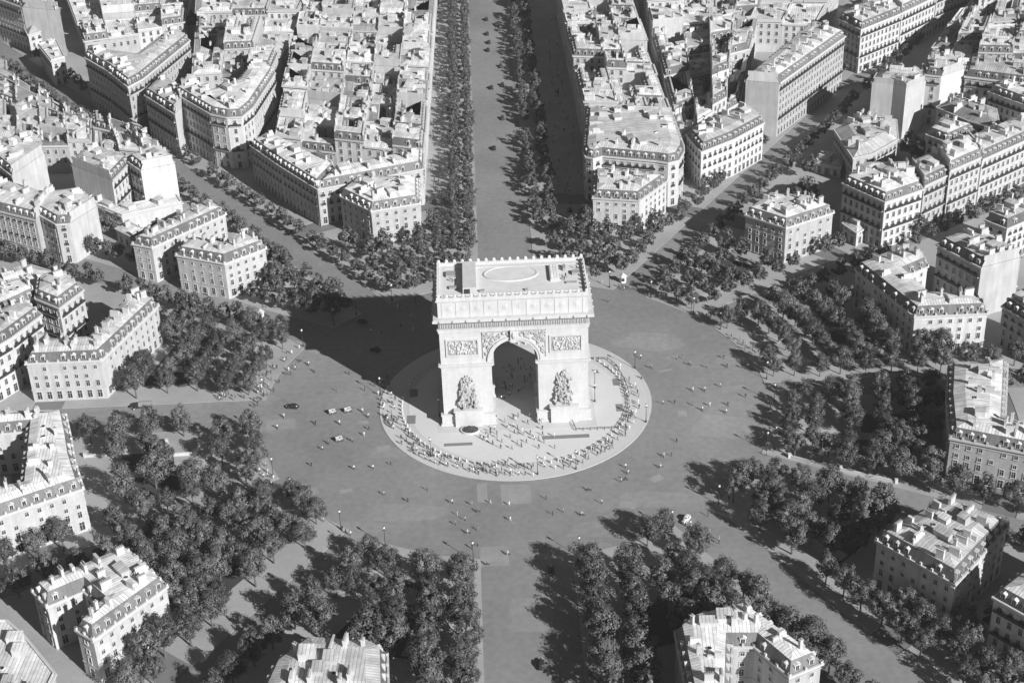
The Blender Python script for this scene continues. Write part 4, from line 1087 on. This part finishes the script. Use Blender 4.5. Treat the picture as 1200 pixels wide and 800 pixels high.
def arcpts(r0, r1, a0, a1, n):
    out = []
    while len(out) < n:
        r, a = pr.uniform(r0, r1), pr.uniform(a0, a1); q = (r*math.sin(rad(a)), r*math.cos(rad(a)))
        if all(math.dist(q, o) > .8 for o in out): out.append(q)
    return out
ZONES += [
 ('crowd at the left island edge', .16, scatter([(436, 452), (452, 440), (470, 470), (466, 500), (446, 492)], 30, .9)),
 ('line along the front left ring', .16, arcpts(37.8, 42.5, 190, 236, 20)),
 ('crowd at the front island edge', .16, scatter([(565, 545), (640, 538), (648, 556), (600, 562), (566, 556)], 30, .9)),
 ('line along the front right ring', .16, arcpts(38, 41.5, 100, 165, 16)),
 ('line along the right ring', .16, arcpts(36.0, 41.0, 62, 100, 18)),
 ('group in front of the archway', .21, scatter([(583, 488), (632, 486), (640, 520), (590, 530), (560, 515)], 26, 1.1)),
 ('group in shade beneath the archway', .21, scatter([(588, 465), (628, 462), (628, 420), (590, 430)], 20, 1.2)),
 ('row at the right pillar foot', .21, scatter([(632, 494), (668, 491), (668, 495), (632, 498)], 8, .8)),
 ('walkers on the left pavement', .16, scatter([(240, 462), (312, 455), (330, 440), (345, 420), (350, 432), (318, 468), (245, 471)], 26, 1.0)),
 ('walkers left of the rear avenue trees', .16, scatter([(503, 220), (522, 220), (528, 70), (512, 70)], 14, 2)),
 ('walkers right of the rear avenue trees', .16, scatter([(650, 230), (680, 230), (655, 60), (640, 60)], 16, 2)),
 ('walkers on the lower right pavement', .16, scatter([(800, 618), (832, 612), (850, 640), (815, 640)], 8, 1.2)),
 ('visitors on the roof of the arch', 45.6, [(-18.5, 0), (-17.6, .6), (16, -1), (17.1, -.4), (16.6, -2.1), (20.8, 5)]),
 ('walkers on the shaded road', .02, scatter([(440, 350), (505, 350), (505, 400), (430, 400)], 8, 3)),
]
road_walk = [(450, 580), (478, 588), (530, 590), (553, 592), (458, 545), (415, 550), (365, 546), (350, 610), (640, 585), (660, 600), (705, 590), (728, 565), (733, 548), (787, 535), (870, 405), (848, 420), (812, 475), (560, 640), (545, 610), (575, 590)]
ZONES.append(('walkers crossing the roundabout', .02, [at(*q) for q in road_walk]))
for ph, z, pts in ZONES:
    pts.sort(key=lambda q: seen(q[0], q[1])[0])
    for i, (x, y) in enumerate(pts):
        k = pr.choices(range(5), [5, 3, 3, 2, 2])[0]; pose = pr.choice(('stand', 'walk'))
        s = pr.uniform(.94, 1.05)
        o = link('person', FIG[(pose, k)], None, (x, y, z), pr.uniform(0, 6.28), (s, s, s))
        if ph.startswith(('crowd', 'row', 'line', 'group')): lab = f'person {TONE[k][2]}, {ordinal(i+1)} from the left in the {ph}'
        else: lab = f'person {TONE[k][2]}, {ordinal(i+1)} from the left among {ph}'
        tag(o, lab, 'person', 'people: '+ph)
# the rest of the crowd, too many to tell apart
cz = [(.16, arcpts(37.6, 43.0, 188, 262, 60)), (.16, arcpts(37.8, 42, 95, 172, 34)), (.21, scatter([(585, 470), (630, 466), (628, 415), (590, 425)], 24, .8)), (.21, scatter([(575, 490), (645, 488), (660, 530), (560, 525)], 26, 1)),
      (.16, scatter([(500, 270), (524, 270), (530, 30), (514, 30)], 60, 1.5)), (.16, scatter([(648, 260), (690, 262), (652, 20), (640, 20)], 60, 1.5)), (.16, arcpts(84, 87, 262, 300, 30)), (.16, arcpts(84, 87.5, 20, 75, 26)), (.16, arcpts(84, 87.5, 215, 250, 22)), (.16, arcpts(84, 87, 95, 150, 18)), (.02, arcpts(48, 80, 0, 360, 34))]
items = []
for z, pts in cz:
    for x, y in pts:
        s = pr.uniform(.94, 1.06); items.append((FIG[(pr.choice(('stand', 'walk')), pr.choices(range(5), [6, 3, 3, 2, 2])[0])], x, y, z, s))
vs, fs, ms, off = [], [], [], 0; cm = [MT['skin'], MT['hair'], MT['cdark'], MT['clight'], MT['cmid']]
for me, x, y, z, s in items:
    n = len(me.vertices); a = np.empty(n*3); me.vertices.foreach_get('co', a); a = a.reshape(-1, 3)*s; t_ = pr.uniform(0, 6.28); c_, s_ = math.cos(t_), math.sin(t_)
    vs.append(np.stack([a[:, 0]*c_-a[:, 1]*s_+x, a[:, 0]*s_+a[:, 1]*c_+y, a[:, 2]+z], 1)); idx = [cm.index(m_) for m_ in me.materials]
    for p_ in me.polygons: fs.append([i+off for i in p_.vertices]); ms.append(idx[p_.material_index])
    off += n
me = bpy.data.meshes.new('crowd'); me.from_pydata(np.concatenate(vs).tolist(), [], fs)
for m_ in cm: me.materials.append(m_)
me.polygons.foreach_set('material_index', ms); me.update(); o = link('crowd', me); o['kind'] = 'stuff'; tag(o, 'many more tiny strollers scattered along the pavements and the island', 'crowd')
# bicycles and riders on the roundabout
wm = MB()
for i in range(14):
    a0, a1 = 2*math.pi*i/14, 2*math.pi*(i+1)/14; q = lambda a, r: (0, r*math.cos(a), r*math.sin(a))
    for x in (-.03, .03): wm.face([(x, *q(a0, .34)[1:]), (x, *q(a1, .34)[1:]), (x, *q(a1, .28)[1:]), (x, *q(a0, .28)[1:])])
    wm.face([(-.03, *q(a0, .34)[1:]), (.03, *q(a0, .34)[1:]), (.03, *q(a1, .34)[1:]), (-.03, *q(a1, .34)[1:])])
    if i % 2 == 0: wm.cyl((0, 0, 0), q(a0, .3), .008, n=3, cap=False)
wm = wm.mesh('wheel', MT['rubber'])
fm = MB(); J = dict(bb=(0, -.02, .3), seat=(0, -.16, .88), head=(0, .42, .9), rear=(0, -.52, .34), front=(0, .56, .34))
for a, c in (('bb', 'seat'), ('seat', 'head'), ('bb', 'head'), ('bb', 'rear'), ('seat', 'rear'), ('head', 'front')): fm.cyl(J[a], J[c], .025, n=5)
fm = fm.mesh('frame', MT['iron'])
hm = MB(); hm.cyl((0, .42, .88), (0, .40, 1.02), .02, n=5); hm.cyl((-.28, .44, 1.02), (.28, .44, 1.02), .018, n=5); hm = hm.mesh('handlebar', MT['chrome'])
sm = MB(); sm.blob((0, -.18, .92), (.1, .15, .05), 7, 4); sm = sm.mesh('saddle', MT['rubber'])
ridepx = [(333, 489), (325, 502), (370, 497), (398, 497), (385, 520), (412, 517), (369, 436), (362, 428), (352, 424), (425, 483), (432, 489), (655, 431), (687, 427), (700, 437), (713, 432), (763, 432), (752, 444), (808, 428), (812, 458), (826, 458), (852, 430), (851, 484), (853, 475), (823, 481), (778, 535), (774, 548), (736, 555), (733, 563), (905, 476), (610, 545), (595, 650), (571, 662), (690, 575), (682, 604), (560, 600), (548, 625), (640, 640), (600, 190)]
rs = sorted([at(*q) for q in ridepx], key=lambda q: seen(*q)[0])
for i, (x, y) in enumerate(rs):
    head = math.atan2(y, x)+(0 if pr.random() < .85 else math.pi)+pr.uniform(-.4, .4)
    if y > 100: head = 0
    bk = thing('bicycle', f'dark bicycle ridden on the road, {ordinal(i+1)} bicycle from the left', 'bicycle', (x, y, .012), head, 'bicycles on the road')
    for yy in (-.52, .56): link('wheel', wm, bk, (0, yy, .34))
    link('frame', fm, bk); link('handlebar', hm, bk); link('saddle', sm, bk)
    k = pr.choices(range(5), [3, 4, 3, 3, 2])[0]
    o = link('person', FIG[('ride', k)], None, (x+math.sin(head)*.18, y-math.cos(head)*.18, .05), head)
    tag(o, f'cyclist {TONE[k][2]}, {ordinal(i+1)} rider from the left on the road', 'person', 'cyclists on the road')
# vehicles
tm = MB(); tm.cyl((-.1, 0, 0), (.1, 0, 0), .36, n=14); tm.cyl((-.11, 0, 0), (.11, 0, 0), .2, n=10, m=1); tm = tm.mesh('wheel', [MT['rubber'], MT['chrome']])
def loft(b, secs, m=0):
    for s0, s1 in zip(secs, secs[1:]):
        n = len(s0)
        for i in range(n): b.face([s0[i], s0[(i+1) % n], s1[(i+1) % n], s1[i]], m)
    b.face(secs[0][::-1], m); b.face(secs[-1], m)
def rsec(y, hw, z0, z1, n=12, p=3.0):
    out = []
    for i in range(n):
        a = 2*math.pi*i/n; c, s = math.cos(a), math.sin(a)
        out.append((hw*math.copysign(abs(c)**(2/p), c), y, (z0+z1)/2+(z1-z0)/2*math.copysign(abs(s)**(2/p), s)))
    return out
def sedan(paint):
    body = MB(); loft(body, [rsec(-2.2, .5, .45, .8), rsec(-1.9, .68, .35, 1.05), rsec(-1.2, .76, .32, 1.15), rsec(.5, .76, .32, 1.12), rsec(.9, .55, .35, 1.08), rsec(2.0, .42, .4, 1.0), rsec(2.1, .36, .45, .9)])
    cab = MB(); loft(cab, [rsec(-1.75, .5, .95, 1.15), rsec(-1.3, .64, 1.0, 1.6), rsec(-.5, .68, 1.0, 1.72), rsec(.4, .64, 1.0, 1.66), rsec(.75, .55, .95, 1.1)])
    fen = MB()
    for sx in (-1, 1):
        for y in (-1.35, 1.35): fen.blob((sx*.68, y, .5), (.22, .62, .34), 8, 5)
        fen.box(sx*.68-.16, -1, .28, sx*.68+.16, 1, .36)
    win = MB()
    for sx in (-1, 1):
        for y0, y1 in ((-1.1, -.4), (-.3, .4)): win.box(sx*.66-.035, y0, 1.15, sx*.66+.035, y1, 1.5)
    win.box(-.46, .5, 1.2, .46, .62, 1.5)
    hl = MB(); hl.blob((0, 0, 0), (.12, .1, .12), 7, 4)
    return body.mesh('body', MT[paint]), cab.mesh('cabin', MT[paint]), fen.mesh('fender', MT[paint]), win.mesh('window', MT['pane']), hl.mesh('headlight', MT['chrome'])
SED = {p: sedan(p) for p in ('paintd', 'paintl')}
def car(u, v, head, label, paint='paintd', z=.012):
    x, y = at(u, v); t = thing('parked_car' if 'parked' in label else 'car', label, 'car', (x, y, z), rad(head), 'old round-bodied cars'); m = SED[paint]
    link('body', m[0], t); link('cabin', m[1], t); link('fender', m[2], t); link('window', m[3], t)
    for sx in (-1, 1):
        link('headlight', m[4], t, (sx*.42, 1.95, .86))
        for y_ in (-1.35, 1.35): link('wheel', tm, t, (sx*.68, y_, .36))
for u, v, h, lab in [(440, 411, 60, 'dark old car on the shaded road left of the arch'), (425, 378, 60, 'dark old car beside the shaded garden trees left of the arch'), (343, 478, 80, 'dark old car at the mouth of the straight left street'),
                     (653, 108, 2, 'dark old car under the trees right of the rear avenue'), (668, 247, 2, 'dark old car near the flat-roofed mansion'),
                     (646, 668, 0, 'dark old car in the tree shade on the front avenue'), (634, 780, 0, 'dark old car at the bottom of the front avenue')]:
    car(u, v, h, lab)
for i, (u, v) in enumerate(sorted([(576, 104), (589, 101), (587, 79), (572, 60), (573, 51), (571, 41), (582, 30), (570, 24), (589, 140), (579, 175)], key=lambda q: -q[1])):
    car(u, v, 1 if u < 580 else 181, f'dark old car driving on the avenue behind the arch, {ordinal(i+1)} outward from the arch')
car(804, 610, 150, 'pale old car at the mouth of the open road, lower right', 'paintl')
# covered truck on the straight left street
x, y = at(167, 478); t = thing('covered_truck', 'dark covered truck on the street leaving straight left', 'truck', (x, y, .012), rad(94))
b = MB(); b.box(-1.05, -3.2, .75, 1.05, 1.2, 1.2); link('load_bed', b.mesh('load_bed', MT['paintd']), t)
b = MB(); loft(b, [[(1.05*math.cos(math.pi*i/10), yy, 1.2+1.35*math.sin(math.pi*i/10)) for i in range(11)] for yy in (-3.2, -1.0, 1.1)]); link('canvas_cover', b.mesh('canvas_cover', MT['cmid']), t)
b = MB(); loft(b, [rsec(1.25, .95, .7, 2.2), rsec(2.2, .95, .7, 2.15), rsec(2.5, .7, .7, 1.5), rsec(3.5, .55, .7, 1.4)]); link('cab', b.mesh('cab', MT['paintd']), t)
for sx in (-1, 1):
    for yy in (-2.2, 2.6): link('wheel', tm, t, (sx*.92, yy, .42), 0, (1.2, 1.2, 1.2))
    link('headlight', SED['paintd'][4], t, (sx*.5, 3.45, 1.1))
# horse carts in the traffic left of the island
def carriage(u, v, head, label):
    x, y = at(u, v); t = thing('open_carriage', label, 'carriage', (x, y, .012), rad(head), 'open carriages left of the island')
    b = MB(); b.box(-.7, -1.3, .6, .7, 1.0, .75); b.box(-.7, -1.3, .75, -.62, 1.0, 1.25); b.box(.62, -1.3, .75, .7, 1.0, 1.25); b.box(-.62, -1.3, .75, .62, -1.22, 1.5); b.box(-.62, .2, .75, .62, .7, 1.1); link('body', b.mesh('body', MT['canvas']), t)
    b = MB(); b.cyl((-.35, 1, .7), (-.35, 2.8, .9), .04, n=5); b.cyl((.35, 1, .7), (.35, 2.8, .9), .04, n=5); b.cyl((-.36, 2.8, .9), (.36, 2.8, .9), .04, n=5); link('shaft', b.mesh('shaft', MT['bark']), t)
    for sx in (-1, 1):
        for yy in (-.9, .7): link('wheel', wm, t, (sx*.82, yy, .5), 0, (1.5, 1.45, 1.45))
for u, v, h, d in [(398, 516, -70, 'lowest'), (390, 484, -70, 'upper left one'), (408, 482, -70, 'nearest the island')]: carriage(u, v, h, f'pale open carriage left of the island, {d} of the three')
# white stone kiosks and the metro parapet
def kiosk(u, v, label):
    x, y = at(u, v); t = thing('newspaper_kiosk', label, 'kiosk', (x, y, .14))
    oc = lambda r: [(r*math.cos(math.pi*i/3), r*math.sin(math.pi*i/3)) for i in range(6)]
    b = MB(); b.prism(oc(1.2), 0, 2.6); link('body', b.mesh('body', MT['clight']), t)
    b = MB(); P_ = oc(1.65)
    for i in range(6): b.face([(*P_[i], 2.62), (*P_[(i+1) % 6], 2.62), (0, 0, 3.9)])
    b.face([(*p, 2.62) for p in P_]); b.blob((0, 0, 3.95), (.16, .16, .3), 6, 4); link('roof', b.mesh('roof', MT['trim']), t)
    b = MB(); b.box(-.5, -1.12, .9, .5, -1.0, 2.1); link('hatch', b.mesh('hatch', MT['pane']), t)
kiosk(730, 331, 'small white kiosk on the garden edge at the upper right of the place')
kiosk(306, 373, 'small white kiosk on the pavement corner at the upper left of the place')
def parapet(label, px, h=1.1):
    pts = [at(*q) for q in px]; t = thing('stone_parapet', label, 'parapet', (pts[0][0], pts[0][1], .14))
    for p, q in zip(pts, pts[1:]):
        b = MB(); L = math.dist(p, q); b.box(.26, -.22, 0, L-.26, .22, h-.18); b.box(.26, -.3, h-.18, L-.26, .3, h); link('wall', b.mesh('wall', MT['trim']), t, (p[0]-pts[0][0], p[1]-pts[0][1], 0), math.atan2(q[1]-p[1], q[0]-p[0]))
    for p in pts:
        b = MB(); b.box(-.42, -.42, 0, .42, .42, h+.5); b.box(-.5, -.5, h+.5, .5, .5, h+.65); link('pier', b.mesh('pier', MT['trim']), t, (p[0]-pts[0][0], p[1]-pts[0][1], 0))
parapet('white stone parapet round the underground stairs, left of the place', [(196, 520), (195, 535), (229, 533), (234, 521)])
parapet('long low stone parapet below the curved pale facade at the left', [(100, 536), (148, 532)], .9)
parapet('low stone garden wall behind the shaded garden at the left', [(186, 348), (240, 361), (300, 377)], .8)
parapet('low stone wall along the pavement of the avenue leaving right, below the middle', [(925, 536), (985, 551), (1050, 566)], .8)
# ================================================================== AIR
hz = MB(); hz.box(-760, -700, -1, 760, 1100, 330)
me = hz.mesh('haze', []) if False else None
b = MB(); b.box(-900, -800, -1, 900, 1200, 330); me = bpy.data.meshes.new('haze'); me.from_pydata(b.v, [], b.f)
bm = bmesh.new(); bm.from_mesh(me); bmesh.ops.remove_doubles(bm, verts=bm.verts, dist=.001); bmesh.ops.recalc_face_normals(bm, faces=bm.faces); bm.to_mesh(me); bm.free()
hm_ = bpy.data.materials.new('haze_air'); hm_.use_nodes = True; t = hm_.node_tree; t.nodes.clear()
pv = t.nodes.new('ShaderNodeVolumePrincipled'); pv.inputs['Density'].default_value = 0.00007; pv.inputs['Color'].default_value = (.9, .9, .9, 1); pv.inputs['Anisotropy'].default_value = 0.1
mo = t.nodes.new('ShaderNodeOutputMaterial'); t.links.new(pv.outputs[0], mo.inputs['Volume']); me.materials.append(hm_)
if HAZE: o = link('haze', me); o['kind'] = 'stuff'
SC.cycles.volume_bounces = 0; SC.cycles.max_bounces = 5; SC.cycles.diffuse_bounces = 3; SC.cycles.transparent_max_bounces = 4
SC.cycles.use_denoising = True
print('OBJECTS', len(SC.objects), 'PERSON', sum(o.name.startswith('person') for o in SC.objects))
